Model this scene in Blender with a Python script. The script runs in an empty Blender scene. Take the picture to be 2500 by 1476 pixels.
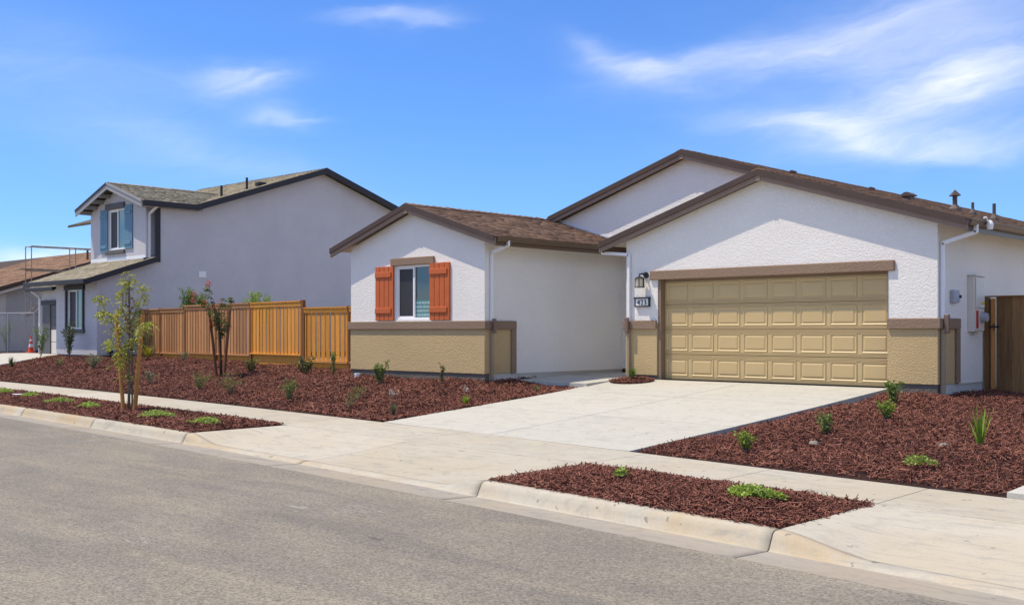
import bpy, bmesh, math, random
import numpy as np
from mathutils import Vector, Matrix

random.seed(7)
RNG = np.random.default_rng(7)
S = bpy.context.scene
COL = S.collection

# ------------------------------------------------------------------ camera
cam_d = bpy.data.cameras.new('camera')
cam = bpy.data.objects.new('camera', cam_d)
COL.objects.link(cam)
cam.location = (0, 0, 1.78)
cam.rotation_euler = (math.radians(90), 0, math.radians(43.64))
cam_d.sensor_width = 36
cam_d.lens = 38.49
cam_d.shift_y = 0.028
cam_d.clip_start = 0.1
cam_d.clip_end = 6000
S.camera = cam

# ------------------------------------------------------------------ light
SUN_TRAVEL = Vector((1.28, 1.0, -3.45)).normalized()
sun_d = bpy.data.lights.new('sun', 'SUN')
sun_d.energy = 3.6
sun_d.angle = math.radians(0.53)
sun_d.color = (1.0, 0.885, 0.71)
sun = bpy.data.objects.new('sun', sun_d)
COL.objects.link(sun)
sun.rotation_euler = SUN_TRAVEL.to_track_quat('-Z', 'Y').to_euler()
sun.location = (-20, -30, 60)
SUN_EL = math.asin(-SUN_TRAVEL.z)
SUN_AZ = math.atan2(-SUN_TRAVEL.x, -SUN_TRAVEL.y)      # clockwise from +Y

S.view_settings.view_transform = 'Standard'
S.view_settings.look = 'None'
S.view_settings.gamma = 1.0
S.view_settings.use_curve_mapping = False
S.view_settings.exposure = 0.47


class NT:
    """small helper for node trees"""
    def __init__(self, tree):
        self.t = tree
        self.n = tree.nodes
        self.l = tree.links

    def node(self, typ, **kw):
        nd = self.n.new(typ)
        for k, v in kw.items():
            setattr(nd, k, v)
        return nd

    def put(self, sock, v):
        if isinstance(v, bpy.types.NodeSocket):
            self.l.new(v, sock)
        elif v is not None:
            if hasattr(sock, 'default_value'):
                try:
                    sock.default_value = v
                except Exception:
                    sock.default_value = tuple(v) + (1.0,)

    def math(self, op, a, b=None, c=None, clamp=False):
        nd = self.node('ShaderNodeMath', operation=op, use_clamp=clamp)
        for i, v in enumerate((a, b, c)):
            if v is not None:
                self.put(nd.inputs[i], v)
        return nd.outputs[0]

    def mix(self, fac, a, b, blend='MIX'):
        nd = self.node('ShaderNodeMix', data_type='RGBA', blend_type=blend)
        self.put(nd.inputs[0], fac)
        for i, v in ((6, a), (7, b)):
            if isinstance(v, (tuple, list)) and len(v) == 3:
                v = tuple(v) + (1.0,)
            self.put(nd.inputs[i], v)
        return nd.outputs[2]

    def noise(self, vec, scale, detail=4, rough=0.55, dist=0.0, dim='3D'):
        nd = self.node('ShaderNodeTexNoise', noise_dimensions=dim)
        if vec is not None:
            self.put(nd.inputs['Vector'], vec)
        nd.inputs['Scale'].default_value = scale
        nd.inputs['Detail'].default_value = detail
        nd.inputs['Roughness'].default_value = rough
        nd.inputs['Distortion'].default_value = dist
        return nd.outputs[0]

    def ramp(self, fac, stops):
        nd = self.node('ShaderNodeValToRGB')
        el = nd.color_ramp.elements
        while len(el) < len(stops):
            el.new(0.5)
        for e, (p, c) in zip(el, stops):
            e.position = p
            e.color = tuple(c) + (1.0,) if len(c) == 3 else c
        self.put(nd.inputs[0], fac)
        return nd.outputs[0]

    def maprange(self, v, a, b, c, d, smooth=False):
        nd = self.node('ShaderNodeMapRange')
        if smooth:
            nd.interpolation_type = 'SMOOTHSTEP'
        self.put(nd.inputs[0], v)
        for i, x in enumerate((a, b, c, d)):
            nd.inputs[i + 1].default_value = x
        return nd.outputs[0]


# ------------------------------------------------------------------ sky
world = bpy.data.worlds.new('World')
S.world = world
world.use_nodes = True
w = NT(world.node_tree)
w.n.clear()
sky = w.node('ShaderNodeTexSky', sky_type='NISHITA')
sky.sun_disc = False
sky.sun_elevation = SUN_EL
sky.sun_rotation = SUN_AZ % (2 * math.pi)
sky.altitude = 0
sky.air_density = 1.0
sky.dust_density = 0.0
sky.ozone_density = 2.2
tc = w.node('ShaderNodeTexCoord')
sep = w.node('ShaderNodeSeparateXYZ')
w.l.new(tc.outputs['Generated'], sep.inputs[0])
dx, dy, dz = sep.outputs
az = w.math('ARCTAN2', w.math('MULTIPLY', dx, -1.0), dy)       # 0 = +Y, positive towards -X
el = w.math('ARCSINE', dz)
# wispy warp of the sky coordinates
comb = w.node('ShaderNodeCombineXYZ')
w.put(comb.inputs[0], w.math('MULTIPLY', az, 1.0))
w.put(comb.inputs[1], w.math('MULTIPLY', el, 2.6))
warp1 = w.noise(comb.outputs[0], 3.0, 3, 0.5)
warp2 = w.noise(comb.outputs[0], 8.0, 4, 0.55)
azw = w.math('ADD', az, w.math('MULTIPLY', w.math('SUBTRACT', warp1, 0.5), 0.16))
elw = w.math('ADD', el, w.math('MULTIPLY', w.math('SUBTRACT', warp2, 0.5), 0.05))
comb2 = w.node('ShaderNodeCombineXYZ')
w.put(comb2.inputs[0], w.math('ADD', w.math('MULTIPLY', azw, 4.0), w.math('MULTIPLY', elw, 3.0)))
w.put(comb2.inputs[1], w.math('ADD', w.math('MULTIPLY', elw, 19.0), w.math('MULTIPLY', azw, 2.5)))
streak = w.noise(comb2.outputs[0], 1.6, 6, 0.6, 0.6)
fine = w.noise(comb2.outputs[0], 6.0, 4, 0.6, 0.4)
total = None
# cirrus patches: azimuth and elevation in degrees, half sizes, tilt, weight
for a0, e0, sa, se, tilt, wt in (
        (49.8, 15.82, 2.33, 0.43, 2, 0.60), (47.3, 15.60, 1.28, 0.30, -8, 0.20), (57.5, 12.45, 2.22, 0.67, 4, 0.60),
        (55.7, 12.64, 1.85, 0.38, 8, 0.30), (54.9, 10.76, 1.65, 0.50, -6, 0.42), (53.2, 10.66, 1.25, 0.19, 2, 0.25),
        (37.7, 13.45, 2.33, 0.75, -18, 0.50), (34.1, 13.34, 4.17, 0.72, 8, 0.55), (28.2, 14.13, 4.58, 1.14, 12, 0.45),
        (22.6, 14.63, 3.73, 1.20, 15, 0.50), (39.4, 14.60, 1.07, 0.43, -30, 0.30), (23.1, 11.45, 6.21, 1.41, 12, 0.50),
        (19.6, 12.30, 2.50, 1.76, 20, 0.50), (29.0, 10.42, 4.61, 0.46, -4, 0.40), (22.2, 9.16, 4.46, 0.60, -3, 0.50),
        (19.8, 8.33, 2.87, 0.47, -3, 0.40), (25.0, 9.62, 2.31, 0.49, -20, 0.30), (64.2, 10.09, 7.90, 2.41, -14, 0.17),
        (57.3, 8.44, 6.68, 0.83, -16, 0.17), (67.6, 14.16, 2.86, 1.17, 0, 0.14), (63.2, 12.48, 5.71, 0.61, 0, 0.10),
        (67.1, 3.85, 1.62, 0.43, 0, 0.90), (68.3, 3.27, 2.12, 0.58, 0, 0.70), (22.2, 11.95, 9.28, 3.99, 0, 0.20)):
    ct, st = math.cos(math.radians(tilt)), math.sin(math.radians(tilt))
    A = w.math('SUBTRACT', azw, math.radians(a0))
    B = w.math('SUBTRACT', elw, math.radians(e0))
    # tilt: positive raises the patch towards smaller azimuth (right)
    p = w.math('SUBTRACT', w.math('MULTIPLY', A, ct), w.math('MULTIPLY', B, st))
    q = w.math('ADD', w.math('MULTIPLY', A, st), w.math('MULTIPLY', B, ct))
    p = w.math('DIVIDE', p, math.radians(sa))
    q = w.math('DIVIDE', q, math.radians(se))
    r2 = w.math('ADD', w.math('MULTIPLY', p, p), w.math('MULTIPLY', q, q))
    g = w.math('MULTIPLY', w.math('EXPONENT', w.math('MULTIPLY', r2, -0.8)), wt)
    total = g if total is None else w.math('ADD', total, g)
# extra cirrus, thickened to add neutral fill light, over the rest of the sky
comb3 = w.node('ShaderNodeCombineXYZ')
zc_ = w.math('ADD', w.math('MAXIMUM', dz, 0.0), 0.12)
w.put(comb3.inputs[0], w.math('DIVIDE', dx, zc_))
w.put(comb3.inputs[1], w.math('DIVIDE', dy, zc_))
outside = w.math('MAXIMUM', w.maprange(el, 0.31, 0.42, 0.0, 1.0, True),
                 w.maprange(w.math('ABSOLUTE', w.math('SUBTRACT', az, math.radians(44))), 0.52, 0.75, 0.0, 1.0, True))
rest = w.math('MULTIPLY', w.maprange(w.noise(comb3.outputs[0], 1.1, 5, 0.6, 0.5), 0.34, 0.62, 0.0, 0.9, True), outside)
total = w.math('ADD', total, rest)
cl = w.math('MULTIPLY', total, w.maprange(streak, 0.24, 0.76, 0.34, 1.02))
cl = w.math('MULTIPLY', cl, w.maprange(fine, 0.25, 0.75, 0.78, 1.12), clamp=True)
bg = w.node('ShaderNodeBackground')
gam = w.node('ShaderNodeGamma')
w.put(gam.inputs[0], w.mix(1.0, sky.outputs[0], (0.2, 0.2, 0.2), 'MULTIPLY'))
gam.inputs[1].default_value = 0.95
tint = w.mix(1.0, gam.outputs[0], (1.60, 2.60, 4.35), 'MULTIPLY')
skycol = w.mix(w.math('MULTIPLY', cl, 0.72), tint, (6.0, 6.0, 6.1))
w.l.new(skycol, bg.inputs[0])
bg.inputs[1].default_value = 0.15
wo = w.node('ShaderNodeOutputWorld')
w.l.new(bg.outputs[0], wo.inputs[0])


# ------------------------------------------------------------------ materials
def newmat(name):
    m = bpy.data.materials.new(name)
    m.use_nodes = True
    k = NT(m.node_tree)
    b = k.n['Principled BSDF']
    b.inputs['Roughness'].default_value = 0.8
    b.inputs['Specular IOR Level'].default_value = 0.3
    co = k.node('ShaderNodeTexCoord').outputs['Object']
    geo = k.node('ShaderNodeNewGeometry').outputs['Position']
    return m, k, b, co, geo


def bump(k, b, h, strength, dist):
    bp = k.node('ShaderNodeBump')
    bp.inputs['Strength'].default_value = strength
    bp.inputs['Distance'].default_value = dist
    k.put(bp.inputs['Height'], h)
    k.l.new(bp.outputs[0], b.inputs['Normal'])


def mul(c, f):
    return tuple(x * f for x in c)


def m_stucco(name, c, amt=0.5, scale=30, var=0.06):
    m, k, b, co, geo = newmat(name)
    n1 = k.noise(geo, scale, 3, 0.6)
    n2 = k.noise(geo, 0.9, 4, 0.6)
    col = k.mix(k.maprange(n2, 0.3, 0.7, 0, 1), mul(c, 1 - var), mul(c, 1 + var))
    col = k.mix(k.maprange(n1, 0.3, 0.7, 0.0, 1.0), k.mix(1.0, col, (0.90, 0.90, 0.90), 'MULTIPLY'), col)
    # faint splash dirt just above the ground
    k.put(b.inputs['Base Color'], col)
    b.inputs['Roughness'].default_value = 0.92
    h = k.math('ADD', k.maprange(n1, 0.35, 0.62, 0, 1, True), k.math('MULTIPLY', k.noise(geo, scale * 2.7, 2), 0.5))
    bump(k, b, h, amt, 0.016)
    return m


def m_paint(name, c, rough=0.55, var=0.05, spec=0.35, bumpamt=0.0, scale=3.0):
    m, k, b, co, geo = newmat(name)
    n = k.noise(geo, scale, 4, 0.6)
    k.put(b.inputs['Base Color'], k.mix(k.maprange(n, 0.3, 0.7, 0, 1), mul(c, 1 - var), mul(c, 1 + var)))
    b.inputs['Roughness'].default_value = rough
    b.inputs['Specular IOR Level'].default_value = spec
    if bumpamt:
        bump(k, b, k.noise(geo, 60, 3), bumpamt, 0.004)
    return m


def m_wood(name, c, c2, vary=0.25, gloss=0.7):
    m, k, b, co, geo = newmat(name)
    info = k.node('ShaderNodeObjectInfo')
    rnd = info.outputs['Random']
    mp = k.node('ShaderNodeMapping')
    k.put(mp.inputs['Vector'], geo)
    mp.inputs['Scale'].default_value = (26, 26, 1.6)
    off = k.node('ShaderNodeCombineXYZ')
    k.put(off.inputs[2], k.math('MULTIPLY', rnd, 37.0))
    k.put(off.inputs[0], k.math('MULTIPLY', rnd, 11.0))
    k.l.new(off.outputs[0], mp.inputs['Location'])
    g = k.noise(mp.outputs[0], 1.0, 5, 0.65, 0.8)
    kn = k.noise(geo, 5.0, 3, 0.6)
    col = k.mix(k.maprange(g, 0.3, 0.72, 0, 1), c, c2)
    col = k.mix(1.0, col, k.ramp(rnd, [(0, (1 - vary, 1 - vary, 1 - vary)), (1, (1 + vary * .5, 1 + vary * .5, 1 + vary * .5))]), 'MULTIPLY')
    col = k.mix(k.maprange(kn, 0.62, 0.75, 0, 0.5, True), col, mul(c2, 0.6))
    k.put(b.inputs['Base Color'], col)
    b.inputs['Roughness'].default_value = gloss
    bump(k, b, g, 0.35, 0.006)
    return m


def m_tint(name, ca, cb, rough=0.9, scale=40, spec=0.2, bumpamt=0.3, trans=0.0):
    """colour varies by the face attribute 'tint'"""
    m, k, b, co, geo = newmat(name)
    at = k.node('ShaderNodeAttribute', attribute_name='tint').outputs['Fac']
    col = k.mix(at, ca, cb)
    n = k.noise(geo, scale, 3, 0.6)
    col = k.mix(1.0, col, k.ramp(n, [(0.3, (0.78, 0.78, 0.78)), (0.7, (1.15, 1.15, 1.15))]), 'MULTIPLY')
    col = k.mix(1.0, col, k.ramp(k.noise(geo, 0.8, 4, 0.65), [(0.32, (0.80, 0.79, 0.79)), (0.68, (1.16, 1.15, 1.12))]), 'MULTIPLY')
    k.put(b.inputs['Base Color'], col)
    b.inputs['Roughness'].default_value = rough
    b.inputs['Specular IOR Level'].default_value = spec
    if bumpamt:
        bump(k, b, n, bumpamt, 0.004)
    if trans:
        tr = k.node('ShaderNodeBsdfTranslucent')
        k.put(tr.inputs[0], k.mix(1.0, col, (1.15, 1.2, 0.6), 'MULTIPLY'))
        ms = k.node('ShaderNodeMixShader')
        ms.inputs[0].default_value = trans
        k.l.new(b.outputs[0], ms.inputs[1])
        k.l.new(tr.outputs[0], ms.inputs[2])
        k.l.new(ms.outputs[0], k.n['Material Output'].inputs[0])
    return m


def m_concrete(name, c, stain, stain_amt=0.5, seed=0.0, dirt=0.62):
    m, k, b, co, geo = newmat(name)
    mp = k.node('ShaderNodeMapping')
    k.put(mp.inputs['Vector'], geo)
    mp.inputs['Location'].default_value = (seed, seed * 1.7, 0)
    v = mp.outputs[0]
    n1 = k.noise(v, 0.55, 5, 0.62, 0.6)
    n2 = k.noise(v, 2.3, 5, 0.65, 1.2)
    n3 = k.noise(v, 45, 3, 0.7)
    mp2 = k.node('ShaderNodeMapping')
    k.put(mp2.inputs['Vector'], v)
    mp2.inputs['Scale'].default_value = (0.9, 5.0, 1)
    mp2.inputs['Rotation'].default_value = (0, 0, math.radians(12))
    n4 = k.noise(mp2.outputs[0], 1.3, 6, 0.7, 1.5)
    col = k.mix(k.maprange(n1, 0.36, 0.66, 0, stain_amt, True), c, stain)
    col = k.mix(k.maprange(n2, 0.48, 0.68, 0, 0.55, True), col, mul(c, 0.80))
    col = k.mix(k.maprange(n4, 0.50, 0.66, 0, dirt, True), col, (c[0] * 0.66, c[1] * 0.68, c[2] * 0.74))
    col = k.mix(k.maprange(n3, 0.3, 0.7, 0, 1), mul3(k, col, 0.93), mul3(k, col, 1.05))
    rnd = k.node('ShaderNodeObjectInfo').outputs['Random']
    col = k.mix(1.0, col, k.ramp(rnd, [(0, (0.94, 0.94, 0.935)), (1, (1.05, 1.05, 1.055))]), 'MULTIPLY')
    spot = k.noise(v, 9, 2, 0.5)
    col = k.mix(k.maprange(spot, 0.70, 0.72, 0, 0.55), col, (0.12, 0.11, 0.10))
    k.put(b.inputs['Base Color'], col)
    b.inputs['Roughness'].default_value = 0.85
    bump(k, b, k.math('ADD', n3, k.math('MULTIPLY', n2, 2.0)), 0.18, 0.006)
    return m


def mul3(k, col, f):
    return k.mix(1.0, col, (f, f, f), 'MULTIPLY')


M = {}
M['white'] = m_stucco('stucco_white', (0.885, 0.855, 0.795), 0.45, 42, 0.025)
M['tan'] = m_stucco('stucco_tan', (0.58, 0.43, 0.22), 0.5, 42, 0.04)
M['trim'] = m_stucco('stucco_brown_trim', (0.30, 0.207, 0.142), 0.5, 42, 0.05)
M['nstucco'] = m_stucco('stucco_pale_grey', (0.59, 0.58, 0.595), 0.4, 34, 0.05)
M['fstucco'] = m_stucco('stucco_grey_unpainted', (0.42, 0.42, 0.42), 0.3, 14, 0.12)
M['found'] = m_stucco('foundation_concrete_shaded', (0.15, 0.13, 0.11), 0.4, 12, 0.15)  # darkened to paint in the shadow at the wall foot
M['foundpale'] = m_stucco('foundation_painted', (0.60, 0.58, 0.54), 0.3, 14, 0.06)
M['fascia'] = m_paint('fascia_brown', (0.25, 0.175, 0.130), 0.6, 0.07, 0.3, 0.25)
M['drip'] = m_paint('roof_edge_dark_brown', (0.075, 0.050, 0.040), 0.6, 0.1, 0.3)
M['gutter'] = m_paint('gutter_brown', (0.125, 0.082, 0.050), 0.38, 0.05, 0.5)
M['soffit'] = m_paint('soffit_cream', (0.62, 0.57, 0.47), 0.7, 0.04)
M['spout'] = m_paint('downspout_white', (0.80, 0.80, 0.80), 0.35, 0.02, 0.5)
M['spouttan'] = m_paint('downspout_tan', (0.30, 0.235, 0.16), 0.4, 0.04, 0.5)
M['spoutbrown'] = m_paint('downspout_brown', (0.185, 0.12, 0.088), 0.4, 0.04, 0.5)
M['garage'] = m_paint('garage_door_tan', (0.55, 0.405, 0.195), 0.45, 0.02, 0.4)
M['jamb'] = m_paint('jamb_brown', (0.24, 0.165, 0.105), 0.6, 0.05)
M['shutter'] = m_paint('shutter_orange', (0.52, 0.122, 0.032), 0.55, 0.07, 0.3, 0.2, 8)
M['nshutter'] = m_paint('shutter_blue', (0.125, 0.245, 0.345), 0.6, 0.08, 0.3, 0.2, 8)
M['ntrim'] = m_paint('trim_charcoal', (0.028, 0.027, 0.032), 0.55, 0.1, 0.35)
M['ntrimgrey'] = m_paint('trim_grey', (0.115, 0.112, 0.118), 0.7, 0.08, 0.3, 0.3)
M['nfascia'] = m_paint('fascia_pale_grey', (0.30, 0.30, 0.31), 0.6, 0.06)
M['vinyl'] = m_paint('window_vinyl_white', (0.82, 0.82, 0.82), 0.35, 0.01, 0.5)
M['black'] = m_paint('black_metal', (0.012, 0.012, 0.013), 0.35, 0.1, 0.5)
M['pipe'] = m_paint('pipe_brown', (0.10, 0.072, 0.060), 0.55, 0.1, 0.4)
M['metal'] = m_paint('galvanised_metal', (0.42, 0.42, 0.43), 0.4, 0.1, 0.6)
M['panel'] = m_paint('meter_panel_cream', (0.66, 0.62, 0.55), 0.4, 0.03, 0.4)
M['greybox'] = m_paint('grey_plastic', (0.36, 0.38, 0.42), 0.5, 0.05)
M['red'] = m_paint('red_label', (0.50, 0.025, 0.02), 0.5, 0.15)
M['yellow'] = m_paint('yellow_label', (0.65, 0.50, 0.06), 0.5, 0.05)
M['orange'] = m_paint('cone_orange', (0.80, 0.085, 0.02), 0.45, 0.05)
M['conewhite'] = m_paint('cone_white', (0.80, 0.80, 0.78), 0.4, 0.03)
M['joint'] = m_paint('joint_dark', (0.075, 0.068, 0.058), 0.95, 0.2)
M['wirebark'] = m_paint('bark_dark', (0.075, 0.050, 0.038), 0.9, 0.3, 0.1, 0.5, 20)
M['bark'] = m_paint('bark_grey_brown', (0.17, 0.135, 0.10), 0.9, 0.3, 0.1, 0.5, 20)
M['strap'] = m_paint('rubber_strap', (0.02, 0.02, 0.02), 0.7, 0.1)
M['scaf'] = m_paint('scaffold_pipe', (0.34, 0.30, 0.26), 0.6, 0.4, 0.4, 0, 6)
M['plank'] = m_wood('scaffold_plank', (0.42, 0.34, 0.24), (0.26, 0.20, 0.14))
M['fnew'] = m_wood('fence_cedar_orange', (0.78, 0.36, 0.050), (0.58, 0.23, 0.028), 0.25)
M['fold'] = m_wood('fence_cedar_faded', (0.58, 0.29, 0.115), (0.39, 0.175, 0.062), 0.30)
M['fpost'] = m_wood('fence_post_redwood', (0.26, 0.105, 0.035), (0.16, 0.060, 0.022), 0.2)
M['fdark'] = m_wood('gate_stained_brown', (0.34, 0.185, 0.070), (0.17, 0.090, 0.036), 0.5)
M['stake'] = m_wood('lodgepole_stake', (0.54, 0.26, 0.075), (0.36, 0.15, 0.042), 0.2)
M['stake2'] = m_wood('stake_dark', (0.20, 0.085, 0.040), (0.12, 0.05, 0.025), 0.2)
M['shingle'] = m_tint('shingle_brown', (0.165, 0.100, 0.066), (0.37, 0.235, 0.155), 0.95, 70)
M['nshingle'] = m_tint('shingle_weathered', (0.21, 0.185, 0.13), (0.43, 0.385, 0.285), 0.95, 70)
M['roofdeck'] = m_paint('roof_underlay_brown', (0.06, 0.04, 0.03), 0.95, 0.2)
M['nroofdeck'] = m_paint('roof_underlay_grey', (0.09, 0.08, 0.06), 0.95, 0.2)
M['chip'] = m_tint('mulch_chip', (0.070, 0.020, 0.015), (0.45, 0.195, 0.135), 0.85, 60, 0.25, 0.3)
M['concrete'] = m_concrete('concrete_pale', (0.455, 0.445, 0.390), (0.450, 0.430, 0.362), 0.5, 3.0, 0.36)
M['walk'] = m_concrete('concrete_warm', (0.440, 0.410, 0.335), (0.415, 0.355, 0.245), 0.55, 9.0)
M['kerbm'] = m_concrete('concrete_kerb', (0.44, 0.41, 0.335), (0.42, 0.32, 0.19), 0.85, 21.0)
M['gutterm'] = m_concrete('concrete_gutter', (0.31, 0.285, 0.24), (0.355, 0.295, 0.205), 0.6, 33.0)
M['flower'] = m_tint('crape_myrtle_flower', (0.50, 0.05, 0.06), (0.75, 0.14, 0.11), 0.7, 40, 0.2, 0, 0.25)
M['white_flower'] = m_tint('pale_flower', (0.45, 0.43, 0.46), (0.70, 0.68, 0.70), 0.7, 40, 0.2, 0, 0.2)
M['stone'] = m_paint('stone_grey', (0.26, 0.24, 0.20), 0.9, 0.25, 0.2, 0.5, 30)
M['pvc'] = m_paint('pvc_white', (0.80, 0.80, 0.82), 0.4, 0.02, 0.4)


def leafmat(name, ca, cb):
    return m_tint(name, ca, cb, 0.55, 30, 0.35, 0, 0.3)


M['leaf_yellow'] = leafmat('leaf_yellow_green', (0.15, 0.18, 0.028), (0.46, 0.47, 0.09))
M['leaf_dark'] = leafmat('leaf_dark_green', (0.045, 0.070, 0.026), (0.175, 0.215, 0.070))
M['leaf_mid'] = leafmat('leaf_mid_green', (0.06, 0.12, 0.025), (0.24, 0.34, 0.075))
M['leaf_bright'] = leafmat('leaf_bright_green', (0.11, 0.20, 0.02), (0.36, 0.50, 0.07))
M['leaf_grey'] = leafmat('leaf_grey_green', (0.10, 0.125, 0.085), (0.30, 0.33, 0.24))
M['leaf_lime'] = leafmat('leaf_lime_cover', (0.16, 0.25, 0.04), (0.48, 0.60, 0.16))
M['leaf_gold'] = leafmat('leaf_golden', (0.22, 0.20, 0.015), (0.50, 0.46, 0.05))
M['leaf_olive'] = leafmat('leaf_olive', (0.085, 0.115, 0.025), (0.27, 0.30, 0.09))
M['leaf_copper'] = leafmat('leaf_copper', (0.10, 0.025, 0.012), (0.26, 0.10, 0.03))

# glass: dark room behind a reflective pane
def m_glass(name, c, rough=0.03, ior=1.9):
    m, k, b, co, geo = newmat(name)
    n = k.noise(geo, 1.4, 2, 0.5)
    k.put(b.inputs['Base Color'], k.mix(n, mul(c, 0.7), mul(c, 1.3)))
    b.inputs['Roughness'].default_value = rough
    b.inputs['IOR'].default_value = ior
    b.inputs['Specular IOR Level'].default_value = 0.5
    bump(k, b, k.noise(geo, 0.8, 1), 0.03, 0.05)
    return m


M['glass'] = m_glass('window_glass_teal', (0.022, 0.045, 0.048))
M['screen'] = m_glass('insect_screen', (0.030, 0.030, 0.032), 0.5, 1.45)
M['nglass'] = m_glass('window_glass_green', (0.10, 0.22, 0.20), 0.05)


def m_frost():
    m, k, b, co, geo = newmat('lantern_seeded_glass')
    k.put(b.inputs['Base Color'], k.mix(k.noise(geo, 40, 3), (0.55, 0.46, 0.28), (0.80, 0.75, 0.60)))
    b.inputs['Roughness'].default_value = 0.25
    return m


M['frost'] = m_frost()


def m_sticker():
    m, k, b, co, geo = newmat('window_sticker')
    sp = k.node('ShaderNodeSeparateXYZ')
    k.put(sp.inputs[0], geo)
    row = k.math('FRACT', k.math('MULTIPLY', sp.outputs[2], 11.0))
    cb = k.node('ShaderNodeCombineXYZ')
    k.put(cb.inputs[0], k.math('MULTIPLY', sp.outputs[0], 46.0))
    k.put(cb.inputs[2], k.math('FLOOR', k.math('MULTIPLY', sp.outputs[2], 11.0)))
    n = k.noise(cb.outputs[0], 1.0, 2, 0.6)
    mask = k.math('MULTIPLY', k.math('GREATER_THAN', row, 0.42), k.math('GREATER_THAN', n, 0.47))
    k.put(b.inputs['Base Color'], k.mix(mask, (0.09, 0.22, 0.225), (0.34, 0.50, 0.48)))
    b.inputs['Roughness'].default_value = 0.3
    return m


M['sticker'] = m_sticker()


def m_asphalt():
    m, k, b, co, geo = newmat('asphalt')
    n1 = k.noise(geo, 75, 3, 0.75)
    n2 = k.noise(geo, 0.45, 5, 0.6, 0.5)
    mp = k.node('ShaderNodeMapping')
    k.put(mp.inputs['Vector'], geo)
    mp.inputs['Rotation'].default_value = (0, 0, math.radians(6))
    mp.inputs['Scale'].default_value = (0.35, 1.6, 1)
    n3 = k.noise(mp.outputs[0], 1.0, 6, 0.65, 0.8)
    vor = k.node('ShaderNodeTexVoronoi', feature='F1')
    k.put(vor.inputs['Vector'], geo)
    vor.inputs['Scale'].default_value = 68
    col = k.mix(k.maprange(n2, 0.32, 0.68, 0, 1, True), (0.183, 0.165, 0.134), (0.224, 0.201, 0.160))
    col = k.mix(k.maprange(n3, 0.48, 0.66, 0, 0.7, True), col, (0.255, 0.224, 0.168))
    col = k.mix(k.maprange(n3, 0.46, 0.33, 0, 0.6, True), col, (0.152, 0.138, 0.120))
    # aggregate
    cell = k.node('ShaderNodeSeparateColor')
    k.put(cell.inputs[0], vor.outputs['Color'])
    f = k.maprange(cell.outputs[0], 0, 1, 0.58, 1.42)
    cc = k.node('ShaderNodeCombineColor')
    for i in range(3):
        k.put(cc.inputs[i], f)
    col = k.mix(0.85, col, k.mix(1.0, col, cc.outputs[0], 'MULTIPLY'))
    col = k.mix(k.maprange(n1, 0.62, 0.78, 0, 0.5), col, (0.42, 0.40, 0.36))
    # chalky scrapes
    mp3 = k.node('ShaderNodeMapping')
    k.put(mp3.inputs['Vector'], geo)
    mp3.inputs['Rotation'].default_value = (0, 0, math.radians(-24))
    mp3.inputs['Scale'].default_value = (1.0, 16.0, 1)
    sc = k.noise(mp3.outputs[0], 1.5, 4, 0.6, 1.5)
    msk = k.maprange(k.noise(geo, 0.5, 2, 0.5), 0.56, 0.66, 0, 1, True)
    col = k.mix(k.math('MULTIPLY', k.maprange(sc, 0.60, 0.70, 0, 0.75), msk), col, (0.50, 0.49, 0.48))
    mp4 = k.node('ShaderNodeMapping')
    k.put(mp4.inputs['Vector'], geo)
    mp4.inputs['Scale'].default_value = (4.0, 9.0, 1)
    col = k.mix(k.maprange(k.noise(mp4.outputs[0], 1.0, 3, 0.6, 0.5), 0.70, 0.74, 0, 0.6), col, (0.07, 0.065, 0.06))
    k.put(b.inputs['Base Color'], col)
    b.inputs['Roughness'].default_value = 0.88
    bump(k, b, k.math('ADD', vor.outputs['Distance'], n1), 0.35, 0.006)
    return m


M['asphalt'] = m_asphalt()


def m_soil(name, c1, c2):
    m, k, b, co, geo = newmat(name)
    n1 = k.noise(geo, 28, 4, 0.7)
    n2 = k.noise(geo, 1.5, 4, 0.6)
    col = k.mix(k.maprange(n1, 0.3, 0.7, 0, 1), c1, c2)
    col = k.mix(k.maprange(n2, 0.4, 0.7, 0, 0.4), col, mul(c2, 1.15))
    k.put(b.inputs['Base Color'], col)
    b.inputs['Roughness'].default_value = 1.0
    bump(k, b, n1, 0.8, 0.03)
    return m


M['mulch'] = m_soil('mulch_base', (0.014, 0.005, 0.004), (0.045, 0.016, 0.012))  # near black, paints the shade in the gaps between chips
M['dirt'] = m_soil('dry_dirt', (0.29, 0.24, 0.175), (0.40, 0.335, 0.25))  # paled to throw warm bounce light onto the walls


# ------------------------------------------------------------------ object helpers
def link(o):
    COL.objects.link(o)
    return o


def wloc(o):
    v = Vector((0, 0, 0))
    while o is not None:
        v += o.location
        o = o.parent
    return v


def tag(o, label=None, cat=None, group=None, kind=None):
    if label:
        o['label'] = label
    if cat:
        o['category'] = cat
    if group:
        o['group'] = group
    if kind:
        o['kind'] = kind
    return o


def thing(name, loc, label, cat, group=None):
    o = link(bpy.data.objects.new(name, None))
    o.empty_display_size = 0.2
    o.location = loc
    return tag(o, label, cat, group)


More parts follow.
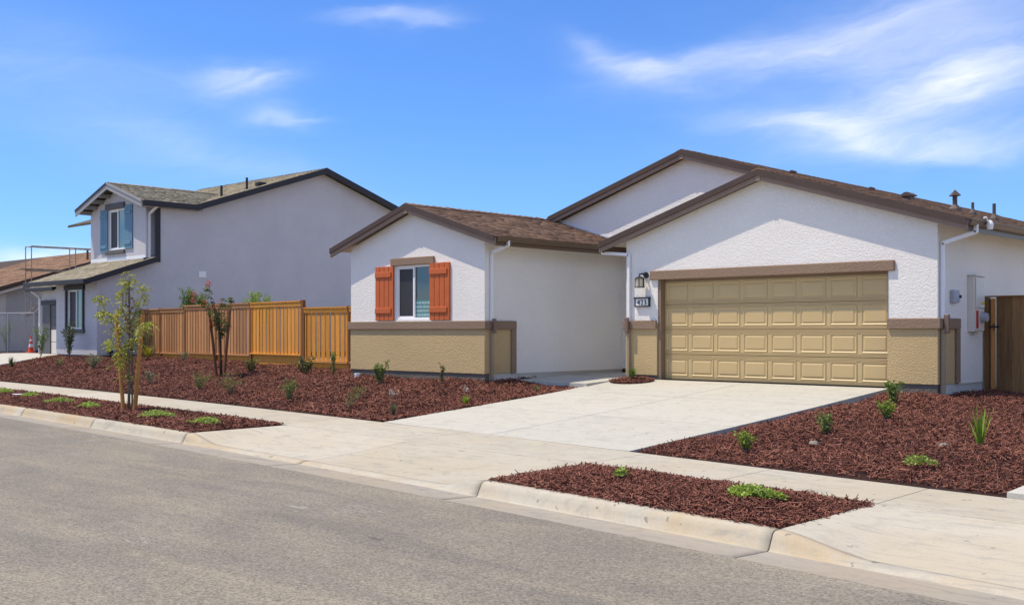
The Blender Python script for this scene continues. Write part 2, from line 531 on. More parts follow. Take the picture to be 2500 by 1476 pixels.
class MB:
    def __init__(self):
        self.v, self.f, self.t = [], [], []

    def add(self, verts, faces, tint=None):
        n = len(self.v)
        self.v += [tuple(p) for p in verts]
        self.f += [tuple(i + n for i in f) for f in faces]
        if tint is not None:
            self.t += [tint] * len(faces)
        return self

    def box(self, x0, x1, y0, y1, z0, z1, tint=None):
        x0, x1 = min(x0, x1), max(x0, x1)
        y0, y1 = min(y0, y1), max(y0, y1)
        z0, z1 = min(z0, z1), max(z0, z1)
        v = [(x0, y0, z0), (x1, y0, z0), (x1, y1, z0), (x0, y1, z0), (x0, y0, z1), (x1, y0, z1), (x1, y1, z1), (x0, y1, z1)]
        return self.add(v, [(0, 3, 2, 1), (4, 5, 6, 7), (0, 1, 5, 4), (1, 2, 6, 5), (2, 3, 7, 6), (3, 0, 4, 7)], tint)

    def prism(self, pts, off):
        """polygon pts (3-D, any winding) extruded by the vector off"""
        pts = [Vector(p) for p in pts]
        off = Vector(off)
        n = len(pts)
        nor = Vector((0, 0, 0))
        for i in range(n):
            nor += pts[i].cross(pts[(i + 1) % n])
        if nor.dot(off) > 0:
            pts = pts[::-1]
        v = pts + [p + off for p in pts]
        f = [tuple(range(n)), tuple(range(2 * n - 1, n - 1, -1))]
        for i in range(n):
            j = (i + 1) % n
            f.append((j, i, i + n, j + n))
        return self.add(v, f)

    def bar(self, a, b, w, h, up=(0, 0, 1)):
        """rectangular bar from a to b"""
        a, b = Vector(a), Vector(b)
        d = (b - a).normalized()
        up = Vector(up)
        if abs(d.dot(up)) > 0.98:
            up = Vector((0, 1, 0))
        s = d.cross(up).normalized()
        u = s.cross(d).normalized()
        q = [s * w / 2 + u * h / 2, -s * w / 2 + u * h / 2, -s * w / 2 - u * h / 2, s * w / 2 - u * h / 2]
        v = [a + p for p in q] + [b + p for p in q]
        return self.add(v, [(0, 1, 2, 3), (7, 6, 5, 4), (1, 0, 4, 5), (2, 1, 5, 6), (3, 2, 6, 7), (0, 3, 7, 4)])

    def tube(self, pts, rad, n=8, caps=True):
        pts = [Vector(p) for p in pts]
        if not isinstance(rad, (list, tuple)):
            rad = [rad] * len(pts)
        rings = []
        for i, p in enumerate(pts):
            d = (pts[min(i + 1, len(pts) - 1)] - pts[max(i - 1, 0)]).normalized()
            ref = Vector((0, 0, 1)) if abs(d.z) < 0.9 else Vector((1, 0, 0))
            s = d.cross(ref).normalized()
            u = s.cross(d)
            rings.append([p + (s * math.cos(2 * math.pi * k / n) + u * math.sin(2 * math.pi * k / n)) * rad[i] for k in range(n)])
        v = [q for r in rings for q in r]
        f = []
        for i in range(len(pts) - 1):
            for k in range(n):
                a, b = i * n + k, i * n + (k + 1) % n
                f.append((a, a + n, b + n, b))
        if caps:
            f.append(tuple(range(n)))
            f.append(tuple(range(len(v) - 1, len(v) - n - 1, -1)))
        return self.add(v, f)

    def build(self, name, mat, parent=None, smooth=False, bevel=0.0, label=None, kind=None, recalc=False):
        base = wloc(parent) if parent else Vector((0, 0, 0))
        me = bpy.data.meshes.new(name)
        me.from_pydata([(p[0] - base.x, p[1] - base.y, p[2] - base.z) for p in self.v], [], self.f)
        if self.t:
            at = me.attributes.new('tint', 'FLOAT', 'FACE')
            at.data.foreach_set('value', self.t)
        if bevel or recalc:
            bm = bmesh.new()
            bm.from_mesh(me)
            if bevel:
                bmesh.ops.bevel(bm, geom=bm.edges[:], offset=bevel, segments=1, affect='EDGES', profile=0.5)
            if recalc:
                bmesh.ops.recalc_face_normals(bm, faces=bm.faces[:])
            bm.to_mesh(me)
            bm.free()
        me.materials.append(M[mat] if isinstance(mat, str) else mat)
        if smooth:
            me.polygons.foreach_set('use_smooth', [True] * len(me.polygons))
        o = link(bpy.data.objects.new(name, me))
        o.parent = parent
        if label:
            o['label'] = label
        if kind:
            o['kind'] = kind
        return o


def npmesh(name, verts, faces, mat, parent=None, tint=None, kind=None, smooth=False):
    """verts (N,3) array in world space, faces (F,k) array"""
    base = wloc(parent) if parent else Vector((0, 0, 0))
    verts = np.asarray(verts, dtype=np.float32) - np.array(base, dtype=np.float32)
    faces = np.asarray(faces, dtype=np.int32)
    me = bpy.data.meshes.new(name)
    F, k = faces.shape
    me.vertices.add(len(verts))
    me.vertices.foreach_set('co', verts.ravel())
    me.loops.add(F * k)
    me.loops.foreach_set('vertex_index', faces.ravel())
    me.polygons.add(F)
    me.polygons.foreach_set('loop_start', np.arange(0, F * k, k, dtype=np.int32))
    me.polygons.foreach_set('loop_total', np.full(F, k, dtype=np.int32))
    if tint is not None:
        at = me.attributes.new('tint', 'FLOAT', 'FACE')
        at.data.foreach_set('value', np.asarray(tint, dtype=np.float32))
    me.update(calc_edges=True)
    me.materials.append(M[mat])
    if smooth:
        me.polygons.foreach_set('use_smooth', [True] * F)
    o = link(bpy.data.objects.new(name, me))
    o.parent = parent
    if kind:
        o['kind'] = kind
    return o


def inst(name, mesh, loc, parent, rot=(0, 0, 0)):
    """a further piece that shares mesh data, loc in world space"""
    o = link(bpy.data.objects.new(name, mesh))
    o.parent = parent
    o.location = Vector(loc) - (wloc(parent) if parent else Vector((0, 0, 0)))
    o.rotation_euler = rot
    return o


def meshdata(mb, mat, bevel=0.0):
    me = bpy.data.meshes.new('piece')
    me.from_pydata(mb.v, [], mb.f)
    if bevel:
        bm = bmesh.new()
        bm.from_mesh(me)
        bmesh.ops.bevel(bm, geom=bm.edges[:], offset=bevel, segments=1, affect='EDGES')
        bm.to_mesh(me)
        bm.free()
    me.materials.append(M[mat])
    return me


# ------------------------------------------------------------------ ground lines
def kerb(X):
    Xc = np.clip(X, -42., 8.)
    return 7.3 - .132 * Xc - .00154 * Xc * Xc + (-.132 - .00308 * Xc) * (X - Xc)


def wf(X):
    return kerb(X) + np.interp(X, [-60, -32, -16, -4, 10], [2.6, 2.4, 2.0, 1.87, 1.8])


def wb(X):
    return kerb(X) + np.interp(X, [-60, -35, -15, -4, 10], [4.1, 3.85, 3.38, 3.05, 3.0])


def yard(X, Y):
    wbk = wb(X)
    yh = np.interp(X, [-38, -30, -24, -21, -17, -15.2, -8, -7, 0], [17.8, 18.2, 18.0, 16.5, 16.8, 18.5, 18.6, 19.0, 19.5])
    zh = np.interp(X, [-60, -38, -27, -21, -8.5, -7, -5, 5], [.78, .86, .80, .70, .72, .66, .55, .45])
    t = np.clip((Y - wbk) / (yh - wbk), 0, 1) ** np.interp(X, [-20, -15, -8, -6], [.85, 1.0, 1.0, .9])
    return .19 + (zh - .19) * t


def grid_sheet(name, us, vs, fn, mat, kind=None, parent=None, smooth=True):
    U, V = np.meshgrid(np.asarray(us, float), np.asarray(vs, float), indexing='ij')
    X, Y, Z = fn(U, V)
    P = np.stack([X, Y, Z], -1).reshape(-1, 3)
    nu, nv = len(us), len(vs)
    i, j = np.meshgrid(np.arange(nu - 1), np.arange(nv - 1), indexing='ij')
    a = (i * nv + j).ravel()
    Fc = np.stack([a, a + nv, a + nv + 1, a + 1], -1)
    return npmesh(name, P, Fc, mat, parent, kind=kind, smooth=smooth)


# earth sheet to the horizon, a little below everything
o = MB().add([(-3000, -3000, -0.25), (3000, -3000, -0.25), (3000, 3000, -0.25), (-3000, 3000, -0.25)], [(0, 1, 2, 3)]).build('ground', 'dirt')
o['kind'] = 'structure'
# lots behind the pavement
grid_sheet('terrain', np.linspace(-160, 60, 111), np.concatenate([np.linspace(0, 12, 25), np.linspace(14, 160, 20)]),
           lambda U, V: (U, wb(U) + V, yard(U, wb(U) + V) - np.where((U > -18) & (U < -7), 0.35, 0.07)), 'dirt', 'structure')
# road
GUT = 0.52


def road_z(d):            # d = metres from the lip of the gutter
    return 0.02 + 0.014 * np.minimum(d, 7.0) - 0.014 * np.maximum(0, d - 7.0)


grid_sheet('road', np.linspace(-160, 60, 221), np.linspace(0, 14, 15),
           lambda U, V: (U, kerb(U) - GUT - V, road_z(V)), 'asphalt', 'structure')

# ------------------------------------------------------------------ kerb and gutter
AP0, AP1 = -15.80, -8.42        # driveway apron between these
AP2 = -4.62                     # next apron starts here


def kerb_h(X):
    """kerb top height above the flow line"""
    h = np.full_like(np.asarray(X, float), 0.155)
    X = np.asarray(X, float)
    a = np.clip((X - (AP0 - 0.05)) / 0.95, 0, 1)
    b = np.clip(((AP1 + 0.05) - X) / 0.95, 0, 1)
    c = np.clip((X - (AP2 - 0.05)) / 0.95, 0, 1)
    s = np.maximum(np.minimum(a, b), c)
    s = s * s * (3 - 2 * s)
    return h * (1 - s) + 0.028 * s


PROF = ((-GUT, None), (-0.30, None), (-0.035, 0.0), (-0.015, 0.10), (0.02, 0.55), (0.045, 0.86), (0.075, 0.975), (0.11, 1.0), (0.17, 1.02))


def kerb_piece(x0, x1, parent):
    n = max(2, int((x1 - x0) / 0.12))
    xs = np.linspace(x0, x1, n)
    h = kerb_h(xs)
    V = []
    for X, hh in zip(xs, h):
        ky = float(kerb(X))
        for off, fr in PROF:
            if fr is None:
                z = 0.02 if off == -GUT else 0.010
            else:
                z = 0.0 + fr * hh
            V.append((X, ky + off, z))
        V.append((X, ky + 0.17, -0.12))
        V.append((X, ky - GUT, -0.12))
    m_ = len(PROF) + 2
    F = []
    for i in range(n - 1):
        for j in range(m_ - 1):
            a = i * m_ + j
            F.append((a, a + m_, a + m_ + 1, a + 1))
    F.append(tuple(range(m_)))
    F.append(tuple(range((n - 1) * m_ + m_ - 1, (n - 1) * m_ - 1, -1)))
    mb = MB().add(V, F)
    o = mb.build('kerb_segment', 'kerbm', parent, smooth=False)
    o.data.materials.append(M['gutterm'])
    for p in o.data.polygons:
        if len(p.vertices) == 4 and (p.index % (m_ - 1)) < 2:
            p.material_index = 1
        if len(p.vertices) == 4:
            p.use_smooth = True
    return o


kb = grid_sheet('kerb', np.linspace(-120, 30, 151), [-GUT + 0.02, 0.16], lambda U, V: (U, kerb(U) + V, 0 * U - 0.03), 'joint', 'structure')
cuts = [-120, -90, -70, -55, -46, -40, -35, -30.6, -27.0, -23.3, -19.6, AP0, -12.2, AP1, AP2, -1.0, 2.6, 10, 30]
for a, b in zip(cuts, cuts[1:]):
    kerb_piece(a + 0.007, b - 0.007, kb)

# ------------------------------------------------------------------ pavement slabs
def slab(name, quad, mat, parent, thick=0.10, n=1, zf=None, mu=1, crown=0.0):
    """a concrete slab over a quad of plan corners a,b,c,d (a-b front edge, d-c back edge); zf(X,Y) gives its top"""
    a, b, c, d = [np.array(p, float) for p in quad]
    us, vs = np.linspace(0, 1, mu + 1), np.linspace(0, 1, n + 1)
    top = {}
    V, F = [], []
    for i, u in enumerate(us):
        for j, v in enumerate(vs):
            p = (a * (1 - u) + b * u) * (1 - v) + (d * (1 - u) + c * u) * v
            V.append((p[0], p[1], float(zf(p[0], p[1]))))
            top[i, j] = len(V) - 1
    for i in range(mu):
        for j in range(n):
            F.append((top[i, j], top[i + 1, j], top[i + 1, j + 1], top[i, j + 1]))
    ring = [top[i, 0] for i in range(mu + 1)] + [top[mu, j] for j in range(1, n + 1)] + [top[i, n] for i in range(mu - 1, -1, -1)] + [top[0, j] for j in range(n - 1, 0, -1)]
    lo = []
    for r in ring:
        x, y, z = V[r]
        V.append((x, y, z - thick))
        lo.append(len(V) - 1)
    k = len(ring)
    for q in range(k):
        F.append((ring[q], lo[q], lo[(q + 1) % k], ring[(q + 1) % k]))
    return MB().add(V, F).build(name, mat, parent)


def walk_z(X, Y):
    return 0.168 + 0.022 * np.clip((Y - wf(X)) / 1.3, 0, 1)


sw = grid_sheet('sidewalk', np.linspace(-120, 30, 151), [0, 1], lambda U, V: (U, wf(U) + 0.02 + V * (wb(U) - wf(U) - 0.04), 0 * U + 0.13), 'joint', 'structure')
wc = [-120, -80, -60, -48, -42, -38, -34.5, -31, -27.5, -24, -20.2, -16.02, -12.4, -8.55, -6.55, AP2 + 0.02, -2.6, -0.6, 3, 10, 30]
for a, b in zip(wc, wc[1:]):
    a += 0.006
    b -= 0.006
    slab('slab', [(a, float(wf(a))), (b, float(wf(b))), (b, float(wb(b))), (a, float(wb(a)))], 'walk', sw, 0.10, 3, walk_z, max(1, int((b - a) / 1.2)))


def apron_z(X, Y):
    k0 = float(kerb(X)) + 0.17
    t = (Y - k0) / (float(wf(X)) - k0)
    # the wings rise to the kerb top at the planter ends
    h = float(kerb_h(X)) * 1.02
    return h + (0.168 - h) * min(max(t, 0), 1) ** 1.15


ap = grid_sheet('driveway_apron', np.linspace(AP0 - 0.1, AP1, 9), [0, 1], lambda U, V: (U, kerb(U) + 0.19 + V * (wf(U) - kerb(U) - 0.21), 0 * U - 0.02), 'joint', 'structure')
for a, b in ((AP0, -12.2), (-12.2, AP1)):
    slab('slab', [(a + .005, float(kerb(a)) + 0.172), (b - .005, float(kerb(b)) + 0.172), (b - .005, float(wf(b)) - 0.006), (a + .005, float(wf(a)) - 0.006)], 'walk', ap, 0.10, 10, apron_z, 18)
ap2 = grid_sheet('driveway_apron', np.linspace(AP2, 3, 9), [0, 1], lambda U, V: (U, kerb(U) + 0.19 + V * (wf(U) - kerb(U) - 0.21), 0 * U - 0.02), 'joint', 'structure')
for a, b in ((AP2, -0.9), (-0.9, 2.9)):
    slab('slab', [(a + .005, float(kerb(a)) + 0.172), (b - .005, float(kerb(b)) + 0.172), (b - .005, float(wf(b)) - 0.006), (a + .005, float(wf(a)) - 0.006)], 'walk', ap2, 0.10, 10, apron_z, 14)

# driveway slabs up to the garage
DL0, DL1 = -14.86, -14.42     # left edge at pavement, at garage
DR0, DR1 = -8.88, -8.52
DY0L, DY0R, DYG = float(wb(DL0)) + 0.012, float(wb(DR0)) + 0.012, 18.60


def drive_z(X, Y):
    y0 = float(wb(X))
    t = min(max((Y - y0) / (DYG - y0), 0), 1)
    return 0.192 + (0.772 - 0.192) * (0.12 * t * t + 0.88 * t)


def drive_pt(u, v):
    x = (DL0 * (1 - u) + DR0 * u) * (1 - v) + (DL1 * (1 - u) + DR1 * u) * v
    y0 = DY0L * (1 - u) + DY0R * u
    return x, y0 * (1 - v) + DYG * v


dv = grid_sheet('driveway', [0.01, 0.99], [0.01, 0.99], lambda U, V: tuple(np.vectorize(lambda u, v: (lambda p: (p[0], p[1], drive_z(p[0], p[1]) - 0.06))(drive_pt(u, v)))(U, V)), 'joint', 'structure')
us_, vs_ = [0, 0.5, 1], [0, 0.34, 0.69, 1.0]
for i in range(2):
    for j in range(3):
        e = 0.0012
        q = [drive_pt(us_[i] + e, vs_[j] + e * .7), drive_pt(us_[i + 1] - e, vs_[j] + e * .7), drive_pt(us_[i + 1] - e, vs_[j + 1] - e * .7), drive_pt(us_[i] + e, vs_[j + 1] - e * .7)]
        slab('slab', q, 'concrete', dv, 0.12, 4, drive_z, 4)
# next driveway on the right
dv2 = slab('driveway', [(-3.80, float(wb(-3.8)) + .012), (2.2, float(wb(2.2)) + .012), (2.4, 20.0), (-3.62, 20.0)], 'concrete', None, 0.12, 8, lambda X, Y: yard(X, Y) + 0.05, 4)
dv2['kind'] = 'structure'
# path to the front door beside the wing
pth = MB().box(-16.60, -14.40, 19.42, 21.38, 0.60, 0.768).build('path', 'joint')
pth['kind'] = 'structure'
for y0, y1 in ((17.35, 18.6), (18.61, 19.95), (19.96, 21.36)):
    x1 = -14.43 if y0 < 18.5 else -14.40
    slab('slab', [(-16.55, y0), (x1, y0), (x1, y1), (-16.55, y1)], 'concrete', pth, 0.14, 1, lambda X, Y: 0.705 + 0.068 * min(1, (Y - 17.35) / 1.6))
# neighbour's driveway
nd = MB().box(-46.4, -40.7, 14.2, 18.9, -0.1, 0.2).build('neighbour_driveway', 'joint')
nd['kind'] = 'structure'
for x0, x1 in ((-46.5, -43.53), (-43.52, -40.55)):
    for y0, y1 in ((14.0, 16.5), (16.51, 19.15)):
        slab('slab', [(x0, y0), (x1, y0), (x1, y1), (x0, y1)], 'concrete', nd, 0.12, 3, lambda X, Y: yard(X, Y) + 0.04, 2)


# ------------------------------------------------------------------ mulch beds
def chips(name, sampler, n, parent, lmin, lmax, wmin, wmax):
    """sampler(n) -> X,Y,Z arrays; tapered three-sided splinters lying about"""
    X, Y, Z = sampler(n)
    n = len(X)
    L = RNG.uniform(lmin, lmax, n) * RNG.choice([0.45, 0.7, 1.0, 1.0, 1.45], n)
    W = RNG.uniform(wmin, wmax, n)
    a = RNG.uniform(0, 2 * np.pi, n)
    pit = RNG.normal(0, 0.42, n)
    d = np.stack([np.cos(a) * np.cos(pit), np.sin(a) * np.cos(pit), np.sin(pit)], -1)
    s = np.stack([-np.sin(a), np.cos(a), RNG.normal(0, .35, n)], -1)
    u = np.cross(d, s)
    u /= np.linalg.norm(u, axis=1)[:, None]
    c = np.stack([X, Y, Z + RNG.uniform(-0.006, 0.036, n)], -1)
    Lh = (L / 2)[:, None] * d
    W_ = W[:, None]
    t1 = RNG.uniform(.45, 1, n)[:, None]
    V = np.stack([c - Lh + s * W_ * .5, c - Lh - s * W_ * .5, c - Lh + u * W_ * .6,
                  c + Lh + s * W_ * .5 * t1, c + Lh - s * W_ * .5 * t1, c + Lh + u * W_ * .6 * t1], 1).reshape(-1, 3)
    b = (np.arange(n) * 6)[:, None]
    quads = np.concatenate([b + np.array([[0, 2, 5, 3]]), b + np.array([[2, 1, 4, 5]]), b + np.array([[1, 0, 3, 4]])], 1).reshape(-1, 4)
    t = np.clip(RNG.beta(1.3, 2.3, n), 0, 1)
    return npmesh(name, V, quads, 'chip', parent, np.repeat(t, 3), kind='stuff')


def bumpy(X, Y):
    return 0.018 * np.sin(X * 2.1 + 1.3 * np.sin(Y * 1.7)) + 0.014 * np.sin(Y * 3.3 + X * 0.9) + 0.010 * np.sin(X * 6.1 + Y * 4.7)


def yh_left(X):
    return np.interp(X, [-60, -46.6, -46.5, -40.6, -40.5, -37.3, -37.2, -25.5, -21.3, -16.62, -16.60, -14.3],
                     [21.5, 21.5, 19.2, 19.2, 17.9, 17.9, 19.6, 18.3, 18.3, 18.3, 17.38, 17.33])


def left_xy(U, V):
    """U 0..1 across, V 0..1 up the bed"""
    X = -40.54 + U * (25.66 + 0.44 * V)
    Y = wb(X) + 0.015 + V * (yh_left(X) - wb(X) - 0.015)
    return X, Y


def bed_z(X, Y, Vv, drop=0.0):
    edge = np.clip((Y - wb(X)) / 0.35, 0, 1)
    return yard(X, Y) + 0.0 + bumpy(X, Y) * edge - drop


def _left(U, V):
    X, Y = left_xy(U, V)
    return X, Y, bed_z(X, Y, V)


bl = grid_sheet('mulch_bed', np.linspace(0, 1, 181), np.linspace(0, 1, 41), _left, 'mulch', 'structure')


def right_xy(U, V):
    X0 = DR0 + 0.015 + (DR1 - DR0) * np.clip(V * 1.25, 0, 1)
    X1 = -3.82 + 0.15 * V
    X = X0 + U * (X1 - X0)
    Y = wb(X) + 0.015 + V * (np.where(X < -7.6, 18.64, 21.4) - wb(X))
    return X, Y


def _right(U, V):
    X, Y = right_xy(U, V)
    e = np.clip(U * 6, 0, 1)
    return X, Y, bed_z(X, Y, V) - 0.05 * (1 - e)


br = grid_sheet('mulch_bed', np.linspace(0, 1, 61), np.linspace(0, 1, 81), _right, 'mulch', 'structure')
# planting strips by the kerb


def strip_fn(x0, x1, slant0=0.0, slant1=0.0):
    def fn(U, V):
        X = (x0 + slant0 * V) + U * (x1 + slant1 * V - x0 - slant0 * V)
        y0 = kerb(X) + 0.175
        Y = y0 + V * (wf(X) - 0.006 - y0)
        dome = np.clip(np.minimum(V, 1 - V) * 4, 0, 1) * np.clip(np.minimum(U, 1 - U) * (x1 - x0) * 1.6, 0, 1)
        return X, Y, 0.150 + 0.055 * dome + bumpy(X, Y) * 0.7 * dome
    return fn


f_sl = strip_fn(-40.0, AP0 - 0.02, 0, -0.24)
f_sr = strip_fn(AP1 + 0.06, AP2 - 0.04, -0.12, 0.04)
sl = grid_sheet('mulch_strip', np.linspace(0, 1, 121), np.linspace(0, 1, 15), f_sl, 'mulch', 'structure')
sr = grid_sheet('mulch_strip', np.linspace(0, 1, 61), np.linspace(0, 1, 25), f_sr, 'mulch', 'structure')
far_bed = grid_sheet('mulch_bed', np.linspace(-62, -46.5, 31), np.linspace(0, 1, 15), lambda U, V: (U, wb(U) + V * (21.3 - wb(U)), yard(U, wb(U) + V * (21.3 - wb(U)))), 'mulch', 'structure')


def spill(n, out):
    """mostly inside the bed, a few chips kicked over the edge"""
    u = RNG.uniform(0.003, 0.997, n)
    k = RNG.random(n) < 0.04
    return np.where(k, np.where(RNG.random(n) < .5, -out * RNG.random(n) ** 2, 1 + out * RNG.random(n) ** 2), u)


def samp(fn, fu=None, fv=None):
    def s(n):
        U = RNG.uniform(0.002, 0.998, n) if fu is None else fu(n)
        V = RNG.uniform(0.006, 0.994, n) if fv is None else fv(n)
        return fn(U, V)
    return s


tag(chips('mulch_chips', samp(f_sr, lambda n: spill(n, .012), lambda n: spill(n, .035)), 11000, None, 0.04, 0.10, 0.007, 0.016), 'reddish brown wood chips on the kerb strip at lower right', 'mulch')
tag(chips('mulch_chips', samp(_right), 44000, None, 0.04, 0.10, 0.008, 0.018), 'reddish brown wood chips in the bed right of the driveway', 'mulch')
tag(chips('mulch_chips', samp(f_sl, lambda n: 1 - RNG.uniform(0, 1, n) ** 1.3 * 0.7, lambda n: spill(n, .03)), 15000, None, 0.05, 0.11, 0.011, 0.024), 'reddish brown wood chips on the kerb strip with the staked tree', 'mulch')
tag(chips('mulch_chips', samp(_left, lambda n: 1 - RNG.uniform(0, 1, n) ** 1.35), 62000, None, 0.05, 0.11, 0.012, 0.026), 'reddish brown wood chips in the long bed before fence and window', 'mulch')


def _mini(U, V):
    a, rr = U * 2 * np.pi, np.sqrt(V)
    return -13.93 + 0.50 * rr * np.cos(a), 18.22 + 0.40 * rr * np.sin(a), 0.012 + 0.03 * (1 - rr) + 0.192 + 0.0885 * (18.22 + 0.40 * rr * np.sin(a) - 12.06)


mini = grid_sheet('mulch_patch', np.linspace(0, 1, 25), np.linspace(0, 1, 6), lambda U, V: (lambda p: (p[0], p[1], p[2] - 0.004))(_mini(U, V)), 'mulch', 'structure')
tag(chips('mulch_chips', samp(_mini), 700, None, 0.04, 0.09, 0.01, 0.02), 'small patch of wood chips at the garage wall below the house number', 'mulch')

# ------------------------------------------------------------------ building helpers
def gable_wall(mb, x0, x1, y, thick, z0, zE0, zE1, xr, zR, op=None):
    """front wall with a gable top in the plane Y = y, extruded to y + thick; op = (xa, xb, za, zb) opening"""
    off = (0, thick, 0)
    if op is None:
        mb.prism([(x0, y, z0), (x1, y, z0), (x1, y, zE1), (xr, y, zR), (x0, y, zE0)], off)
        return mb
    xa, xb, za, zb = op
    if za > z0 + 0.01:
        mb.prism([(x0, y, z0), (x1, y, z0), (x1, y, za), (x0, y, za)], off)
    else:
        za = z0
    mb.prism([(x0, y, za), (xa, y, za), (xa, y, zb), (x0, y, zb)], off)
    mb.prism([(xb, y, za), (x1, y, za), (x1, y, zb), (xb, y, zb)], off)
    mb.prism([(x0, y, zb), (x1, y, zb), (x1, y, zE1), (xr, y, zR), (x0, y, zE0)], off)
    return mb


def shingles(parent, eave_a, along, up, rows, mat, pitch_len=0.30, course=0.145, name='shingles'):
    """rows(s) -> list of (u0,u1) ranges along the eave at slope distance s; eave_a origin, along/up unit vectors"""
    A, al, up = Vector(eave_a), Vector(along).normalized(), Vector(up).normalized()
    nor = al.cross(up).normalized()
    if nor.z < 0:
        nor = -nor
    A_, al_, up_, no_ = (np.array(v) for v in (A, al, up, nor))
    V, T = [], []
    s, k = -0.03, 0
    while True:
        rg = rows(s)
        if rg is None:
            break
        crs = random.uniform(.35, .65)
        for (u0, u1) in rg:
            u = u0 - random.uniform(0, pitch_len)
            while u < u1:
                wdt = pitch_len * random.choice((0.55, 0.8, 1.0, 1.25))
                a, b = max(u, u0), min(u + wdt - 0.006, u1)
                u += wdt
                if b - a < 0.02:
                    continue
                lip = random.choice((0.012, 0.012, 0.020, 0.024))
                ds = random.uniform(-0.006, 0.006)
                p = A_ + al_ * a + up_ * (s + ds)
                e = al_ * (b - a)
                c = up_ * (course + 0.03)
                V.append([p, p + e, p + e + c, p + c, p + no_ * lip, p + e + no_ * lip, p + e + c + no_ * 0.004, p + c + no_ * 0.004])
                T.append(min(1, max(0, crs + random.uniform(-.28, .28))))
        s += course
        k += 1
    V = np.array(V)
    n = len(V)
    b = (np.arange(n) * 8)[:, None]
    q = np.array([[4, 5, 6, 7], [0, 1, 5, 4], [1, 2, 6, 5], [3, 0, 4, 7]])
    F = (b[:, None, :] + q[None]).reshape(-1, 4)
    return npmesh(name, V.reshape(-1, 3), F, mat, parent, np.repeat(T, 4), kind='stuff')


def ridge_caps(parent, a, b, slope, mat, step=0.21, wid=0.15):
    """bent cap shingles laid along a ridge from a to b"""
    a, b = Vector(a), Vector(b)
    L = (b - a).length
    d = (b - a).normalized()
    sd = Vector((-d.y, d.x, 0)).normalized()
    mb = MB()
    l2 = step + 0.06
    P = []
    for t, lift in ((0, 0.030), (l2, 0.010)):
        for k_, dzz in ((-1, -slope * wid), (0, 0.0), (1, -slope * wid)):
            P.append(d * t + sd * k_ * wid + Vector((0, 0, dzz + lift)))
        for k_, dzz in ((-1, -slope * wid), (0, 0.0), (1, -slope * wid)):
            P.append(d * t + sd * k_ * wid + Vector((0, 0, dzz + lift - 0.022)))
    mb.add(P, [(0, 1, 7, 6), (1, 2, 8, 7), (3, 4, 1, 0), (4, 5, 2, 1), (3, 0, 6, 9), (2, 5, 11, 8), (9, 10, 4, 3), (10, 11, 5, 4)], 0.45)
    me = bpy.data.meshes.new('ridge_cap')
    me.from_pydata(mb.v, [], mb.f)
    at = me.attributes.new('tint', 'FLOAT', 'FACE')
    at.data.foreach_set('value', [0.35] * len(mb.f))
    me.materials.append(M[mat])
    me2 = me.copy()
    me2.attributes['tint'].data.foreach_set('value', [0.7] * len(mb.f))
    n = int(L / step)
    for i in range(n):
        inst('ridge_cap', random.choice((me, me2)), a + d * (i * step) + Vector((0, 0, random.uniform(-.004, .006))), parent)


def box_obj(name, mat, parent, *b, bevel=0.0, label=None):
    return MB().box(*b).build(name, mat, parent, bevel=bevel, label=label)


# ================================================================== HOUSE with garage
FL = 0.772            # garage floor
XGL, XGR, YG = -14.37, -7.67, 18.61
YGF = 18.40           # front of garage rake
YW, YWF = 16.60, 16.38
XWL, XWR = -21.25, -16.64
P_ = 0.305
ZB = 0.865            # bottom edge of stucco
house = thing('house', (-12, 18.6, 0.7), 'white stucco single-storey house with two-car garage, tan base and orange shutters', 'house')

# roof planes (top surface)
GXR, GZR = -11.05, 4.865      # garage ridge
MXR, MZR = -14.75, GZR + P_ * (14.75 - 11.05)
WXR, WZR = -18.97, 4.674
EXR, EXL = -7.12, -14.92     # garage eaves
def zr(x): return GZR - P_ * (x - GXR)           # right slope plane
def zgl(x): return GZR - P_ * (GXR - x)
def zw(x): return WZR - 0.315 * abs(x - WXR)
def zml(x): return MZR - P_ * (MXR - x)
YM, YMF = 21.40, 21.18
YB = 41.0

# walls
T_ = 0.15
mb = gable_wall(MB(), XGL, XGR, YG, T_, 1.95, zgl(XGL) - .16, zr(XGR) - .16, GXR, GZR - .16, (-13.55, -8.56, 1.95, 2.93))
wall = mb.build('wall', 'white', house, label='white stucco garage front under a wide gable')
MB().box(XGR - T_, XGR, YG + T_, YB - .5, ZB, zr(XGR) - .14).build('wall', 'white', house, label='shaded white stucco right side wall')
MB().box(XGL, XGL + T_, YG + T_, YM, ZB, zgl(XGL) - .14).build('wall', 'white', house)
mb = gable_wall(MB(), XWL, XWR, YW, T_, 2.0, zw(XWL) - .16, zw(XWR) - .16, WXR, WZR - .16, (-19.58, -18.38, 2.05, 3.29))
mb.build('wall', 'white', house, label='white stucco gable wall around the shuttered window')
MB().box(XWR - T_, XWR, YW + T_, YM, ZB, zw(XWR) - .14).build('wall', 'white', house, label='shaded white stucco side of the window wing')
MB().box(XWL, XWL + T_, YW + T_, YB - .5, ZB, zw(XWL) - .14).build('wall', 'white', house)
MB().prism([(XWL, YM, ZB), (XGR - .2, YM, ZB), (XGR - .2, YM, zr(XGR - .2) - .17), (MXR, YM, MZR - .16), (XWL + .2, YM, zml(XWL + .2) - .2)], (0, T_, 0)).build('wall', 'white', house, label='white stucco upper gable behind the garage roof')
MB().box(XWL, XGR, YB - .65, YB - .5, ZB, 3.6).build('wall', 'white', house)

